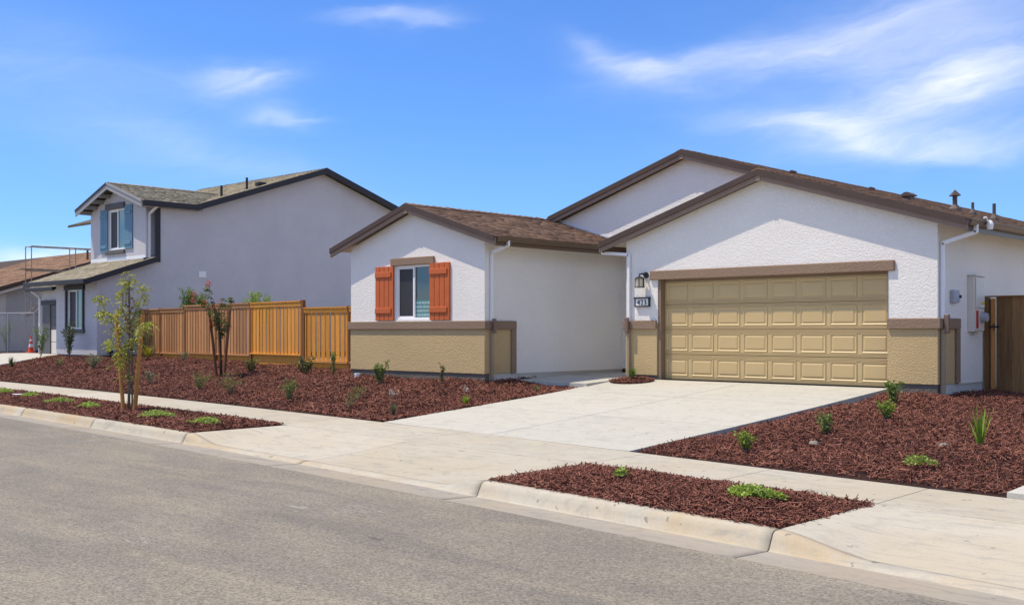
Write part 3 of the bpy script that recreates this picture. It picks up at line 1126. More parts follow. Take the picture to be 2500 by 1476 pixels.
# tan base, 8 mm proud, below the brown band
ZBAND0, ZBAND1 = 1.82, 2.005
def base_piece(x0, x1, y, z0=ZB):
    MB().box(x0, x1, y - 0.012, y + T_, z0, 1.96).build('wall_base', 'tan', house)
base_piece(XGL - .006, -13.564, YG)
base_piece(-8.56, XGR + .006, YG)
base_piece(XWL - .006, XWR + .006, YW)
MB().box(XGR, XGR + .012, YG + .16, 19.33, ZB, 1.96).build('wall_base', 'tan', house)
MB().box(XWR, XWR + .012, YW + .16, 17.40, ZB, 1.96).build('wall_base', 'tan', house)
# bands
MB().box(XGL - .07, -13.56, YG - .055, YG - .013, ZBAND0, ZBAND1).build('band', 'trim', house, bevel=.01)
MB().box(-8.555, XGR + .07, YG - .055, YG - .013, ZBAND0, ZBAND1).build('band', 'trim', house, bevel=.01)
MB().box(XWL - .07, XWR + .07, YW - .055, YW - .013, ZBAND0, ZBAND1).build('band', 'trim', house, bevel=.01)
for xx, y0, y1 in ((XGR, YG - .012, 19.47), (XWR, YW - .012, 17.54)):
    MB().box(xx + .013, xx + .068, y0, y1, ZBAND0, ZBAND1 - .002).build('band', 'trim', house, bevel=.01)
    MB().box(xx + .013, xx + .062, y1 - .15, y1 - .002, ZB, ZBAND0 - .001).build('band', 'trim', house, bevel=.008)
# foundation
for b, m_ in (((XGL - .004, -13.50, YG + .012, YG + .15, .5, ZB - .002), 'found'), ((-8.55, XGR - .012, YG + .012, YG + .15, .5, ZB - .002), 'found'),
              ((XWL + .01, XWR - .012, YW + .012, YW + .15, .5, ZB - .002), 'found'),
              ((XGR - .15, XGR - .012, YG + .151, YB - .6, .4, ZB - .002), 'foundpale'), ((XWR - .15, XWR - .012, YW + .151, YM, .4, ZB - .002), 'foundpale'),
              ((XWL + .012, XWL + .1, YW + .151, YB - .6, .4, ZB - .002), 'found')):
    MB().box(*b).build('foundation', m_, house)
# stucco weep edge
MB().box(XWR, XWR + .014, 17.55, YM - .01, ZB - .022, ZB).build('weep_edge', 'panel', house)
MB().box(XGR, XGR + .014, 19.48, 20.64, ZB - .022, ZB).build('weep_edge', 'panel', house)

# roofs -------------------------------------------------------------
def roof_quad(name, pts, mat='roofdeck', thick=0.03, up=True):
    return MB().prism(pts, (0, 0, -thick)).build(name, mat, house, recalc=True)


def lowered(pts, d):
    return [(p[0], p[1], p[2] - d) for p in pts]


# one big slope on the right
pts = [(EXR, YGF + .02, zr(EXR)), (EXR, YB, zr(EXR)), (MXR, YB, MZR), (MXR, YMF + .02, MZR), (GXR, YMF + .02, GZR), (GXR, YGF + .02, GZR)]
roof_r = roof_quad('roof', lowered(pts, .012))
roof_quad('soffit', lowered([(EXR + -.02, YGF + .03, zr(EXR - .02)), (EXR - .02, YB - .1, zr(EXR - .02)), (MXR, YB - .1, MZR), (MXR, YMF + .03, MZR), (GXR, YMF + .03, GZR), (GXR, YGF + .03, GZR)], .046), 'soffit', .02)
cosr = 1 / math.hypot(1, P_)
LS = (EXR - MXR) / cosr


def rows_r(s):
    if s > LS - 0.10:
        return None
    x = EXR - max(s, 0) * cosr
    return [((0.02 if x > GXR + .05 else YMF - YGF + .02), YB - YGF)]


shingles(roof_r, (EXR + .0, YGF, zr(EXR) - .012), (0, 1, 0), (-1, 0, P_), rows_r, 'shingle')
# garage left slope
pts = [(EXL, YGF + .02, zgl(EXL)), (EXL, YM, zgl(EXL)), (GXR, YM, GZR), (GXR, YGF + .02, GZR)]
roof_gl = roof_quad('roof', lowered(pts, .012))
roof_quad('soffit', lowered([(EXL + .02, YGF + .03, zgl(EXL + .02)), (EXL + .02, YM, zgl(EXL + .02)), (GXR, YM, GZR), (GXR, YGF + .03, GZR)], .046), 'soffit', .02)
LG = (GXR - EXL) / cosr
shingles(roof_gl, (EXL, YGF, zgl(EXL) - .012), (0, 1, 0), (1, 0, P_), lambda s: None if s > LG - .1 else [(0.02, YM - YGF)], 'shingle')
ridge_caps(roof_gl, (GXR, YGF + .0, GZR + .005), (GXR, YM + .1, GZR + .005), P_, 'shingle')
# main left slope
XML = -22.0
pts = [(XML, YMF + .02, zml(XML)), (XML, YB, zml(XML)), (MXR, YB, MZR), (MXR, YMF + .02, MZR)]
roof_ml = roof_quad('roof', lowered(pts, .012))
roof_quad('soffit', lowered([(XML + .05, YMF + .03, zml(XML + .05)), (XML + .05, YB - .1, zml(XML + .05)), (MXR, YB - .1, MZR), (MXR, YMF + .03, MZR)], .046), 'soffit', .02)
shingles(roof_ml, (XML, YMF, zml(XML) - .012), (0, 1, 0), (1, 0, P_), lambda s: None if s > (MXR - XML) / cosr - .1 else [(0.02, 9.0)], 'shingle')
ridge_caps(roof_ml, (MXR, YMF, MZR + .005), (MXR, YB, MZR + .005), P_, 'shingle', 0.24)
# window wing
EWR, EWL = -16.16, -21.76
pts = [(EWR, YWF + .02, zw(EWR)), (EWR, YM, zw(EWR)), (WXR, YM, WZR), (WXR, YWF + .02, WZR)]
roof_wr = roof_quad('roof', lowered(pts, .012))
shingles(roof_wr, (EWR, YWF, zw(EWR) - .012), (0, 1, 0), (-1, 0, .315), lambda s: None if s > (EWR - WXR) / cosr - .1 else [(0.02, YM - YWF)], 'shingle')
ridge_caps(roof_wr, (WXR, YWF, WZR + .005), (WXR, YM - .3, WZR + .005), .315, 'shingle')
pts2 = [(EWL, YWF + .02, zw(EWL)), (EWL, YM, zw(EWL)), (WXR, YM, WZR), (WXR, YWF + .02, WZR)]
roof_wl = roof_quad('roof', lowered(pts2, .012))
shingles(roof_wl, (EWL, YWF, zw(EWL) - .012), (0, 1, 0), (1, 0, .315), lambda s: None if s > (WXR - EWL) / cosr - .1 else [(0.02, YM - YWF)], 'shingle')
for p in (pts, pts2):
    roof_quad('soffit', lowered([(x + (.02 if x < WXR else -.02 if x > WXR else 0), y + .01, z) for x, y, z in p], .046), 'soffit', .02)
# flashing where the wing roof meets the upper gable
MB().prism([(EWR, YM - .012, zw(EWR) + .02), (WXR, YM - .012, WZR + .02), (WXR, YM - .012, WZR + .09), (EWR, YM - .012, zw(EWR) + .09)], (0, .008, 0)).build('flashing', 'spout', house)


# rake boards: a fascia and a darker roof edge on top
def rake(x0, z0, x1, z1, y, h=0.165, dy=0.045, skirt=0.105):
    MB().prism([(x0, y, z0 - .035), (x1, y, z1 - .035), (x1, y, z1 - .035 - h), (x0, y, z0 - .035 - h)], (0, dy, 0)).build('fascia', 'fascia', house)
    MB().prism([(x0, y - .03, z0 + .012), (x1, y - .03, z1 + .012), (x1, y - .03, z1 - skirt), (x0, y - .03, z0 - skirt)], (0, .028, 0)).build('roof_edge', 'drip', house)


rake(GXR, GZR, EXR + .03, zr(EXR + .03), YGF)
rake(EXL - .03, zgl(EXL - .03), GXR - .0005, GZR, YGF)
rake(MXR, MZR, -10.6, zr(-10.6), YMF)
rake(-18.9, zml(-18.9), MXR - .0005, MZR, YMF)
rake(WXR, WZR, EWR + .03, zw(EWR + .03), YWF)
rake(EWL - .03, zw(EWL - .03), WXR - .0005, WZR, YWF)
# apex blocks
for x, z, y in ((GXR, GZR, YGF), (MXR, MZR, YMF), (WXR, WZR, YWF)):
    MB().prism([(x - .07, y - .012, z - .10), (x + .07, y - .012, z - .10), (x + .045, y - .012, z - .215), (x - .045, y - .012, z - .215)], (0, .0115, 0)).build('apex_block', 'fascia', house)

# gutters (an ogee trough along Y)
def gutter(x, sgn, y0, y1, z):
    prof = [(0, 0.0), (0, -.115), (.07, -.115), (.085, -.095), (.10, -.05), (.115, -.03), (.12, 0.0), (.110, 0.0), (.095, -.03), (.06, -.10), (.01, -.10), (.01, 0.0)]
    pts = [(x + sgn * a, y0, z + b) for a, b in prof]
    mb = MB().prism(pts, (0, y1 - y0, 0))
    o = mb.build('gutter', 'gutter', house, recalc=True)
    MB().box(x - sgn * .03, x - sgn * .002, y0, y1, z - .20, z - .01).build('fascia', 'gutter', house)
    return o


gutter(EXR + .005, 1, YGF + .06, YB, zr(EXR) - .005)
gutter(EXL - .005, -1, YGF + .06, YM - .02, zgl(EXL) - .005)
gutter(EWR + .005, 1, YWF + .06, YM - .02, zw(EWR) - .005)


# downspouts
def spout(pts, mat, w=.07):
    mb = MB()
    for a, b in zip(pts, pts[1:]):
        d = (Vector(b) - Vector(a)).normalized() * .03
        mb.bar(Vector(a) - d * .5, Vector(b) + d * .5, w, w * .75, (0, 1, 0))
    return mb.build('downspout', mat, house, bevel=.008)


zz = zr(EXR) - .12
yq = YG + .10
spout([(EXR + .06, yq, zz + .02), (EXR + .06, yq, zz - .10), (XGR + .05, yq, zz - .26), (XGR + .05, yq, ZBAND1)], 'spout')
spout([(XGR + .12, yq, ZBAND1 + .05), (XGR + .12, yq, ZBAND0 - .06)], 'spoutbrown', .085)
spout([(XGR + .055, yq, ZBAND0 - .02), (XGR + .055, yq, .60)], 'spouttan')
zz = zw(EWR) - .12
yq = YW + .17
spout([(EWR + .06, yq, zz + .02), (EWR + .06, yq, zz - .06), (XWR + .05, yq, zz - .20), (XWR + .05, yq, ZBAND1)], 'spout')
spout([(XWR + .12, yq, ZBAND1 + .03), (XWR + .12, yq, ZBAND0 - .06)], 'spoutbrown', .085)
spout([(XWR + .055, yq, ZBAND0 - .02), (XWR + .055, yq, .62)], 'spouttan')
zz = zgl(EXL) - .12
yq = YG - .045
spout([(EXL - .06, yq, zz + .02), (EXL - .06, yq, zz - .09), (XGL + .10, yq, zz - .16), (XGL + .10, yq, ZBAND1)], 'spout')
spout([(XGL + .10, yq - .07, ZBAND1 + .05), (XGL + .10, yq - .07, ZBAND0 - .06)], 'spoutbrown', .085)
spout([(XGL + .10, yq - .012, ZBAND0 - .02), (XGL + .10, yq - .012, .78)], 'spouttan')

# garage door ---------------------------------------------------------
DX0, DX1, DZ0, DZ1 = -13.48, -8.56, FL + .012, 2.93
YD = YG + .165
box_obj('header', 'trim', house, -13.73, -8.42, YG - .05, YG - .001, 2.845, 3.035, bevel=.012)
box_obj('jamb', 'jamb', house, -13.562, -13.482, YG + .015, YD + .02, FL, 2.844)
box_obj('jamb', 'jamb', house, -8.56, -8.552, YG - .010, YD + .02, FL, 2.844)
box_obj('jamb', 'jamb', house, -13.48, -8.56, YG + .151, YD + .02, 2.80, 2.93)
gd = MB().box(DX0, DX1, YD + .03, YD + .07, DZ0, DZ1 - .1).build('garage_door', 'garage', house, label='tan sectional garage door with raised panels')
nsec, ncol = 4, 8
sh = (2.845 - DZ0) / nsec
cw = (DX1 - DX0) / ncol
secme = MB()
secme.box(0, DX1 - DX0 - .004, 0, .03, 0.006, sh - .006)
# thin horizontal ribs near the section joints
for zq in (0.012, .034, .056, sh - .066, sh - .044, sh - .022):
    secme.box(0.002, DX1 - DX0 - .006, -.009, .001, zq, zq + .012)
secme = meshdata(secme, 'garage')
pan = MB()
pw, ph = cw - .09, sh - .16
# raised panel: groove frame, then a bevelled field
def ringf(mb, a, b):
    n = len(mb.v)
    mb.v += a + b
    for i in range(4):
        j = (i + 1) % 4
        mb.f.append((n + i, n + j, n + 4 + j, n + 4 + i))
def rect(ins, y):
    return [(ins, y, ins), (pw - ins, y, ins), (pw - ins, y, ph - ins), (ins, y, ph - ins)]
ringf(pan, rect(0, 0.002), rect(.0, -.011))
ringf(pan, rect(.0, -.011), rect(.012, -.011))
ringf(pan, rect(.012, -.011), rect(.030, .003))
ringf(pan, rect(.030, .003), rect(.042, .003))
ringf(pan, rect(.042, .003), rect(.066, -.009))
n = len(pan.v)
pan.v += rect(.066, -.009)
pan.f.append((n, n + 1, n + 2, n + 3))
panme = meshdata(pan, 'garage')
for s_ in range(nsec):
    inst('door_section', secme, (DX0 + .002, YD, DZ0 + s_ * sh), gd)
    for c_ in range(ncol):
        inst('raised_panel', panme, (DX0 + c_ * cw + .045, YD - .001, DZ0 + s_ * sh + .08), gd)
box_obj('bottom_seal', 'joint', gd, DX0, DX1, YD + .002, YD + .03, FL - .002, DZ0 + .003)

# window of the wing ---------------------------------------------------
def window(parent, x0, x1, y, z0, z1, glassL, glassR, fr=.045, rec=.05, fmat='vinyl'):
    wd = MB()
    yy = y + rec
    wd.box(x0, x1, yy - .02, yy + .05, z0, z0 + fr).box(x0, x1, yy - .02, yy + .05, z1 - fr, z1)
    wd.box(x0, x0 + fr, yy - .02, yy + .05, z0 + fr, z1 - fr).box(x1 - fr, x1, yy - .02, yy + .05, z0 + fr, z1 - fr)
    o = wd.build('window', fmat, parent)
    xm = (x0 + x1) / 2
    box_obj('mullion', fmat, o, xm - .028, xm + .028, yy - .012, yy + .045, z0 + fr, z1 - fr)
    # sliding sash on the left
    sm = MB()
    a, b, c, d, e = x0 + fr, xm - .028, z0 + fr, z1 - fr, .03
    sm.box(a, b, yy + .0, yy + .03, c, c + e).box(a, b, yy + .0, yy + .03, d - e, d).box(a, a + e, yy, yy + .03, c + e, d - e)
    sm.build('sash', fmat, o)
    box_obj('pane', glassL, o, a + e, b, yy + .012, yy + .018, c + e, d - e)
    box_obj('pane', glassR, o, xm + .028, x1 - fr, yy + .026, yy + .032, c, d)
    return o


w1 = window(house, -19.58, -18.38, YW, 2.05, 3.29, 'screen', 'glass')
box_obj('sticker', 'sticker', w1, -18.945, -18.43, YW + .0725, YW + .0755, 2.10, 2.49)
box_obj('window_header', 'trim', house, -19.72, -18.22, YW - .05, YW - .001, 3.295, 3.47, bevel=.012)


def shutter(parent, x0, x1, y, z0, z1, mat, boards=4, bat=(.13, .80)):
    n = len(parent.children)
    root = MB().box(x0 + .01, x1 - .01, y - .018, y - .001, z0 + .01, z1 - .01).build('shutter', mat, parent)
    bw = (x1 - x0) / boards
    bm_ = meshdata(MB().box(0, bw - .012, 0, .03, 0, z1 - z0), mat, .004)
    for i in range(boards):
        inst('board', bm_, (x0 + i * bw + .006, y - .048, z0), root)
    h = z1 - z0
    for fz in bat:
        box_obj('batten', mat, root, x0 + .012, x1 - .07, y - .073, y - .0485, z0 + h * fz, z0 + h * fz + .125, bevel=.006)
    return root


shutter(house, -20.27, -19.61, YW, 2.03, 3.29, 'shutter')
shutter(house, -18.36, -17.70, YW, 2.03, 3.31, 'shutter')
# black sheet standing in for the unlit room behind the panes
box_obj('dark_room_sheet', 'black', house, -19.63, -18.33, YW + .152, YW + .16, 2.0, 3.4)

# things on the roof
def pipe(x, y, h, r, parent, cone=True):
    z = zr(x)
    o = MB().tube([(x, y, z - .05), (x, y, z + h)], r, 10).build('vent_pipe', 'pipe', parent)
    if cone:
        MB().tube([(x, y, z - .05), (x, y, z + .03), (x, y, z + .13)], [r * 3.2, r * 2.8, r * 1.05], 10).build('pipe_boot', 'pipe', parent)
    return o


flue = pipe(-10.5, 26.5, .36, .055, roof_r)
MB().tube([(-10.5, 26.5, zr(-10.5) + .34), (-10.5, 26.5, zr(-10.5) + .355), (-10.5, 26.5, zr(-10.5) + .49)], [.145, .145, .01], 4).build('flue_cap', 'pipe', roof_r)
pipe(-10.0, 26.3, .28, .033, roof_r)
pipe(-9.0, 24.9, .36, .036, roof_r)
# low roof vents
def roofvent(x, y, s=1.0):
    z = zr(x)
    mb = MB().box(x - .13 * s, x + .13 * s, y - .15 * s, y + .15 * s, z - .04, z + .12 * s)
    o = mb.build('roof_vent', 'pipe', roof_r)
    arc = [(x - .20 * s + .40 * s * k / 8, z + .12 * s + .10 * s * math.sin(math.pi * k / 8)) for k in range(9)]
    MB().prism([(a, y - .20 * s, b) for a, b in arc] + [(x + .20 * s, y - .20 * s, z + .09 * s), (x - .20 * s, y - .20 * s, z + .09 * s)], (0, .40 * s, 0)).build('roof_vent', 'pipe', roof_r, recalc=True)
roofvent(-12.0, 27.3, .8)
roofvent(-14.0, 25.0, .4)
roofvent(-13.8, 29.0, .4)
roofvent(-9.6, 33.0, .8)

# ------------------------------------------------------------------ things fixed to the house
def lantern():
    x, y = -13.90, YG
    t = thing('wall_lantern', (x, y, 2.70), 'black wall lantern with cream glass beside the garage door', 'wall light')
    MB().tube([(x + .06, y, 2.955), (x + .06, y - .03, 2.955)], .065, 14).build('wall_plate', 'black', t)
    MB().tube([(x + .06, y - .03, 2.96), (x + .04, y - .09, 2.985), (x, y - .16, 2.97), (x, y - .16, 2.92)], .017, 8).build('arm', 'black', t)
    MB().tube([(x, y - .16, 2.925), (x, y - .16, 2.905), (x, y - .16, 2.875)], [.035, .075, .115], 6).build('hood', 'black', t)
    c = Vector((x, y - .16, 0))
    n = 6
    cage = MB()
    for k in range(n):
        a = 2 * math.pi * k / n
        p = c + Vector((math.cos(a), math.sin(a), 0)) * .10
        cage.bar((p.x, p.y, 2.70), (p.x, p.y, 2.876), .012, .012)
    cage.tube([(c.x, c.y, 2.690), (c.x, c.y, 2.705)], .108, 6)
    cage.build('cage', 'black', t)
    MB().tube([(c.x, c.y, 2.706), (c.x, c.y, 2.874)], .088, 6).build('glass', 'frost', t)
lantern()


def number_plate():
    x0, x1, z0, z1, y = -14.115, -13.735, 2.29, 2.495, YG - .055
    t = thing('house_number_plate', ((x0 + x1) / 2, YG, z0), 'black framed house number plate reading 423 under the wall lantern', 'sign')
    box_obj('plate', 'conewhite', t, x0 + .01, x1 - .01, y + .012, YG - .001, z0 + .01, z1 - .01)
    fm = MB().box(x0, x1, y, YG - .002, z0, z0 + .025).box(x0 - .012, x1 + .012, y - .015, YG - .002, z1 - .03, z1).box(x0, x0 + .022, y, YG - .002, z0 + .025, z1 - .03).box(x1 - .022, x1, y, YG - .002, z0 + .025, z1 - .03)
    fm.build('frame', 'black', t)
    for i, ch in enumerate('423'):
        cu = bpy.data.curves.new('digit', 'FONT')
        cu.body = ch
        cu.size = .155
        cu.extrude = .006
        cu.align_x = 'CENTER'
        cu.space_character = 1
        tmp = bpy.data.objects.new('digit_curve', cu)
        COL.objects.link(tmp)
        me = bpy.data.meshes.new_from_object(tmp.evaluated_get(bpy.context.evaluated_depsgraph_get()))
        bpy.data.objects.remove(tmp)
        me.transform(Matrix.Translation(((x0 + x1) / 2 + (i - 1) * .085, y + .008, z0 + .043)) @ Matrix.Rotation(math.radians(90), 4, 'X'))
        me.transform(Matrix.Translation(-Vector(wloc(t))))
        me.materials.clear()
        me.materials.append(M['black'])
        o = link(bpy.data.objects.new('digit', me))
        o.parent = t
number_plate()


def meter_panel():
    x = XGR
    t = thing('meter_panel', (x, 20.15, 1.77), 'tall cream electric meter panel with red label on the shaded side wall', 'meter panel')
    box_obj('cabinet', 'panel', t, x + .001, x + .115, 19.93, 20.40, 1.77, 2.77, bevel=.008)
    box_obj('cover', 'panel', t, x + .117, x + .135, 19.98, 20.385, 2.20, 2.75, bevel=.005)
    box_obj('cover', 'panel', t, x + .117, x + .130, 19.96, 20.385, 1.79, 2.185, bevel=.005)
    box_obj('rain_lip', 'panel', t, x + .001, x + .15, 19.91, 20.41, 2.772, 2.795)
    box_obj('danger_label', 'red', t, x + .1305, x + .133, 19.99, 20.10, 1.83, 2.15)
    box_obj('notice_label', 'yellow', t, x + .1355, x + .1375, 20.22, 20.37, 2.26, 2.31)
    box_obj('notice_label', 'conewhite', t, x + .1355, x + .1375, 20.22, 20.37, 2.212, 2.258)
    m_ = MB().tube([(x + .131, 20.24, 2.03), (x + .165, 20.24, 2.03)], .105, 18).build('meter', 'metal', t)
    MB().tube([(x + .166, 20.24, 2.03), (x + .24, 20.24, 2.03)], [.088, .078], 18).build('dome', 'greybox', m_)
    MB().tube([(x + .06, 20.1, 1.77), (x + .06, 20.1, 1.70)], .022, 8).build('conduit', 'metal', t)
meter_panel()
t = thing('junction_box', (XGR, 19.25, 2.3), 'small grey utility box between downspout and meter panel', 'utility box')
box_obj('case', 'greybox', t, XGR + .001, XGR + .075, 19.13, 19.37, 2.275, 2.50, bevel=.008)
box_obj('plate', 'metal', t, XGR + .001, XGR + .05, 19.375, 19.47, 2.30, 2.48, bevel=.004)
MB().tube([(XGR + .05, 19.43, 2.39), (XGR + .085, 19.43, 2.39)], .03, 10).build('knob', 'black', t)
xs, ys, zs = EXR + .14, YG + .45, zr(EXR) - .05
t = thing('floodlight', (xs, ys, zs), 'white security light fixed under the right roof gutter', 'outdoor light')
MB().tube([(xs - .02, ys - .16, zs + .08), (xs + .0, ys - .12, zs + .085), (xs + .01, ys - .06, zs + .02), (xs + .02, ys, zs + .03)], .018, 8).build('arm', 'pvc', t)
MB().tube([(xs + .02, ys, zs + .045), (xs + .02, ys, zs + .02), (xs + .02, ys, zs - .02), (xs + .02, ys, zs - .11)], [.02, .045, .062, .048], 12).build('head', 'pvc', t)

# ================================================================== NEIGHBOUR HOUSE
XN = -37.26
NB = 0.93
nh = thing('neighbour_house', (-42, 20, .85), 'pale grey two-storey house with charcoal trim and blue shutters', 'house')
YLF = 17.85                       # lower front wall
YUF = 19.84                       # upper front wall
NE = 6.55                         # upper eave (roof top)
NP = 0.335
YNR, ZNR = 27.55, 8.52            # main ridge
def zn(y): return ZNR - NP * abs(y - YNR)
# side wall with its long profile
prof = [(YLF, NB), (33.6, NB), (33.6, zn(33.6) - .16), (YNR, ZNR - .16), (21.9, zn(21.9) - .18), (21.75, NE - .14), (20.14, NE - .14), (20.14, 4.40), (YLF, 3.55)]
MB().prism([(XN, a, b) for a, b in prof], (-.15, 0, 0)).build('wall', 'nstucco', nh, label='broad shaded pale grey side wall')
MB().box(XN - .42, XN - .27, YUF + .151, 20.3, 4.1, NE - .12).build('wall', 'nstucco', nh)
# upper front with window
XUL, XUR = -41.94, XN - .27
XUA = -39.62
ZUA = NE + .325 * (XUR - XUA)
mb = gable_wall(MB(), XUL, XUR, YUF, .15, 4.1, NE - .16 + .05, NE - .16 + .05, XUA, ZUA + .0, (-40.42, -39.12, 4.90, 6.42))
mb.build('wall', 'nstucco', nh)
MB().box(XUL, XUL + .15, YUF + .151, 27.5, 4.1, NE - .1).build('wall', 'nstucco', nh)
w2 = window(nh, -40.42, -39.12, YUF, 4.90, 6.42, 'screen', 'nglass')
box_obj('window_header', 'ntrimgrey', nh, -40.60, -39.10, YUF - .08, YUF - .001, 6.44, 6.66, bevel=.012)
box_obj('sill', 'ntrimgrey', nh, -40.62, -39.08, YUF - .08, YUF - .001, 4.72, 4.87, bevel=.012)
shutter(nh, -41.05, -40.46, YUF, 4.80, 6.46, 'nshutter', 4, (.10, .80))
shutter(nh, -39.08, -38.49, YUF, 4.88, 6.52, 'nshutter', 4, (.10, .80))
# lower front
MB2 = gable_wall(MB(), -40.55, XN - .151, YLF, .15, NB, 3.5, 3.5, -38.9, 3.5, (-39.60, -38.34, 1.86, 3.30))
MB2.build('wall', 'nstucco', nh)
MB().box(-40.55, -40.40, YLF + .151, 19.3, NB, 3.6).build('wall', 'nstucco', nh)
w3 = window(nh, -39.60, -38.34, YLF, 1.86, 3.30, 'screen', 'nglass')
fm = MB().box(-39.78, -38.18, YLF - .07, YLF - .001, 3.28, 3.46).build('window_header', 'ntrim', nh)
box_obj('window_trim', 'ntrim', nh, -39.72, -39.60, YLF - .05, YLF - .001, 1.86, 3.279)
box_obj('window_trim', 'ntrim', nh, -38.34, -38.22, YLF - .05, YLF - .001, 1.86, 3.279)
box_obj('sill', 'ntrimgrey', nh, -39.78, -38.18, YLF - .08, YLF - .001, 1.72, 1.859)
MB().box(-44.1, -40.55, 18.75, 18.90, NB, 3.45).build('wall', 'nstucco', nh)
YEN = 18.75
box_obj('door_frame', 'ntrim', nh, -43.82, -40.62, YEN - .07, YEN - .001, 2.82, 3.0)
box_obj('door_frame', 'ntrimgrey', nh, -43.72, -43.0, YEN - .07, YEN - .001, NB - .05, 2.819)
ng = box_obj('garage_door', 'ntrimgrey', nh, -43.0, -40.62, YEN - .012, YEN - .001, NB - .05, 2.819)  # dark grey paints the shade of a recessed doorway
for i in range(4):
    box_obj('door_section', 'ntrimgrey' if i > 1 else 'panel', ng, -42.99, -40.63, YEN - .03, YEN - .013, NB - .04 + i * .48, NB + .42 + i * .48, bevel=.006)  # upper sections coloured dark as if shaded, lower two beige as if sunlit
MB().box(-44.1, -43.95, YEN + .151, 33, NB, 3.4).build('wall', 'nstucco', nh)
MB().box(-46.3, -41.95, 23.5, 23.65, 4.0, 6.5).build('wall', 'nstucco', nh)
box_obj('corner_trim', 'spout', nh, -42.35, -42.2, 23.40, 23.499, 4.1, 6.5)
MB().box(-46, XN, 33.45, 33.6, NB, 6.5).build('wall', 'nstucco', nh)
MB().box(XN - .4, XN - .02, YLF + .02, 33.5, .5, NB - .002).build('foundation', 'found', nh)
MB().box(-40.5, XN - .4, YLF + .02, YLF + .3, .5, NB - .002).build('foundation', 'found', nh)


def nroof(pts, along, up, eave_a, rows, deck_d=.012):
    r_ = MB().prism(lowered(pts, deck_d), (0, 0, -.10)).build('roof', 'nroofdeck', nh, recalc=True)
    if rows:
        shingles(r_, eave_a, along, up, rows, 'nshingle', .32, .15)
    return r_


# upper gable: two slopes with the ridge going back
cosn = 1 / math.hypot(1, .325)
EUR, EUL = XUR + .62, -42.25
def zu(x): return ZUA + .16 - .325 * abs(x - XUA)
YU0 = YUF - .45
Yval = lambda x: YNR - (ZNR - zu(x)) / NP       # where this slope meets the main roof
ptr = [(EUR, YU0, zu(EUR)), (EUR, Yval(EUR), zu(EUR)), (XUA, Yval(XUA), zu(XUA)), (XUA, YU0, zu(XUA))]
rur = nroof(ptr, (0, 1, 0), (-1, 0, .325), (EUR, YU0, zu(EUR) - .012),
            lambda s: None if s > (EUR - XUA) / cosn - .1 else [(0, Yval(EUR - max(s, 0) * cosn) - YU0 + .1)])
ptl = [(EUL, YU0, zu(EUL)), (EUL, Yval(EUL), zu(EUL)), (XUA, Yval(XUA), zu(XUA)), (XUA, YU0, zu(XUA))]
nroof(ptl, (0, 1, 0), (1, 0, .325), (EUL, YU0, zu(EUL) - .012), None)
ridge_caps(rur, (XUA, YU0, zu(XUA) + .005), (XUA, Yval(XUA), zu(XUA) + .005), .325, 'nshingle', .26)
for xe in (EUR, EUL):
    a, b = (XUA, xe) if xe > XUA else (xe, XUA - .001)
    MB().prism([(a, YU0 - .04, zu(a) - .06), (b, YU0 - .04, zu(b) - .06), (b, YU0 - .04, zu(b) - .25), (a, YU0 - .04, zu(a) - .25)], (0, .04, 0)).build('fascia', 'nfascia', nh)
    MB().prism([(a, YU0 - .065, zu(a) + .012), (b, YU0 - .065, zu(b) + .012), (b, YU0 - .065, zu(b) - .07), (a, YU0 - .065, zu(a) - .07)], (0, .024, 0)).build('roof_edge', 'ntrim' if xe < XUA else 'nfascia', nh)
for k in range(4):
    xx = EUL + .25 + k * .55
    box_obj('rafter_tail', 'nfascia', nh, xx, xx + .09, YU0 + .0, YUF - .001, zu(xx) - .27, zu(xx) - .12)
# main roof: front slope seen from the street, and the dark rake on the side
YE0, YE1 = 21.2, 34.1
XNE = XN + .38
ptm = [(XNE, Yval(EUR) - .02, zn(Yval(EUR) - .02)), (XNE, YNR, ZNR), (-47, YNR, ZNR), (-47, YE0, zn(YE0)), (XUA, YE0, zn(YE0)), (XUA, Yval(XUA), zn(Yval(XUA))), (EUR, Yval(EUR) - .02, zn(Yval(EUR) - .02))]
rmf = MB().prism(lowered(ptm, .012), (0, 0, -.10)).build('roof', 'nroofdeck', nh, recalc=True)
cosm = 1 / math.hypot(1, NP)
Lm = (YNR - YE0) / cosm


def rows_m(s):
    y = YE0 + max(s, 0) * cosm
    if y > YNR - .1:
        return None
    # right of the valley only where this plane is on top
    xv = XUA
    zz_ = zn(y)
    if y < Yval(XUA):
        if y < Yval(EUR):
            return [(0, 0.0)]
        xlim = XUA + (zu(XUA) - zz_) / .325
        return [(0, max(0, XNE - max(xlim, XUA)))]
    return [(0, XNE + 47)]


shingles(rmf, (XNE, YE0, zn(YE0) - .012), (-1, 0, 0), (0, 1, NP), rows_m, 'nshingle', .32, .15)
MB().prism(lowered([(XNE, YNR, ZNR), (XNE, YE1, zn(YE1)), (-47, YE1, zn(YE1)), (-47, YNR, ZNR)], .012), (0, 0, -.10)).build('roof', 'nroofdeck', nh, recalc=True)
ridge_caps(rmf, (XNE, YNR, ZNR + .005), (-47, YNR, ZNR + .005), NP, 'nshingle', .26)
for a, b in ((Yval(EUR) + .0, YNR), (YNR + .001, YE1)):
    MB().prism([(XNE - .0, a, zn(a) + .015), (XNE, b, zn(b) + .015), (XNE, b, zn(b) - .22), (XNE, a, zn(a) - .22)], (.045, 0, 0)).build('fascia', 'ntrim', nh)
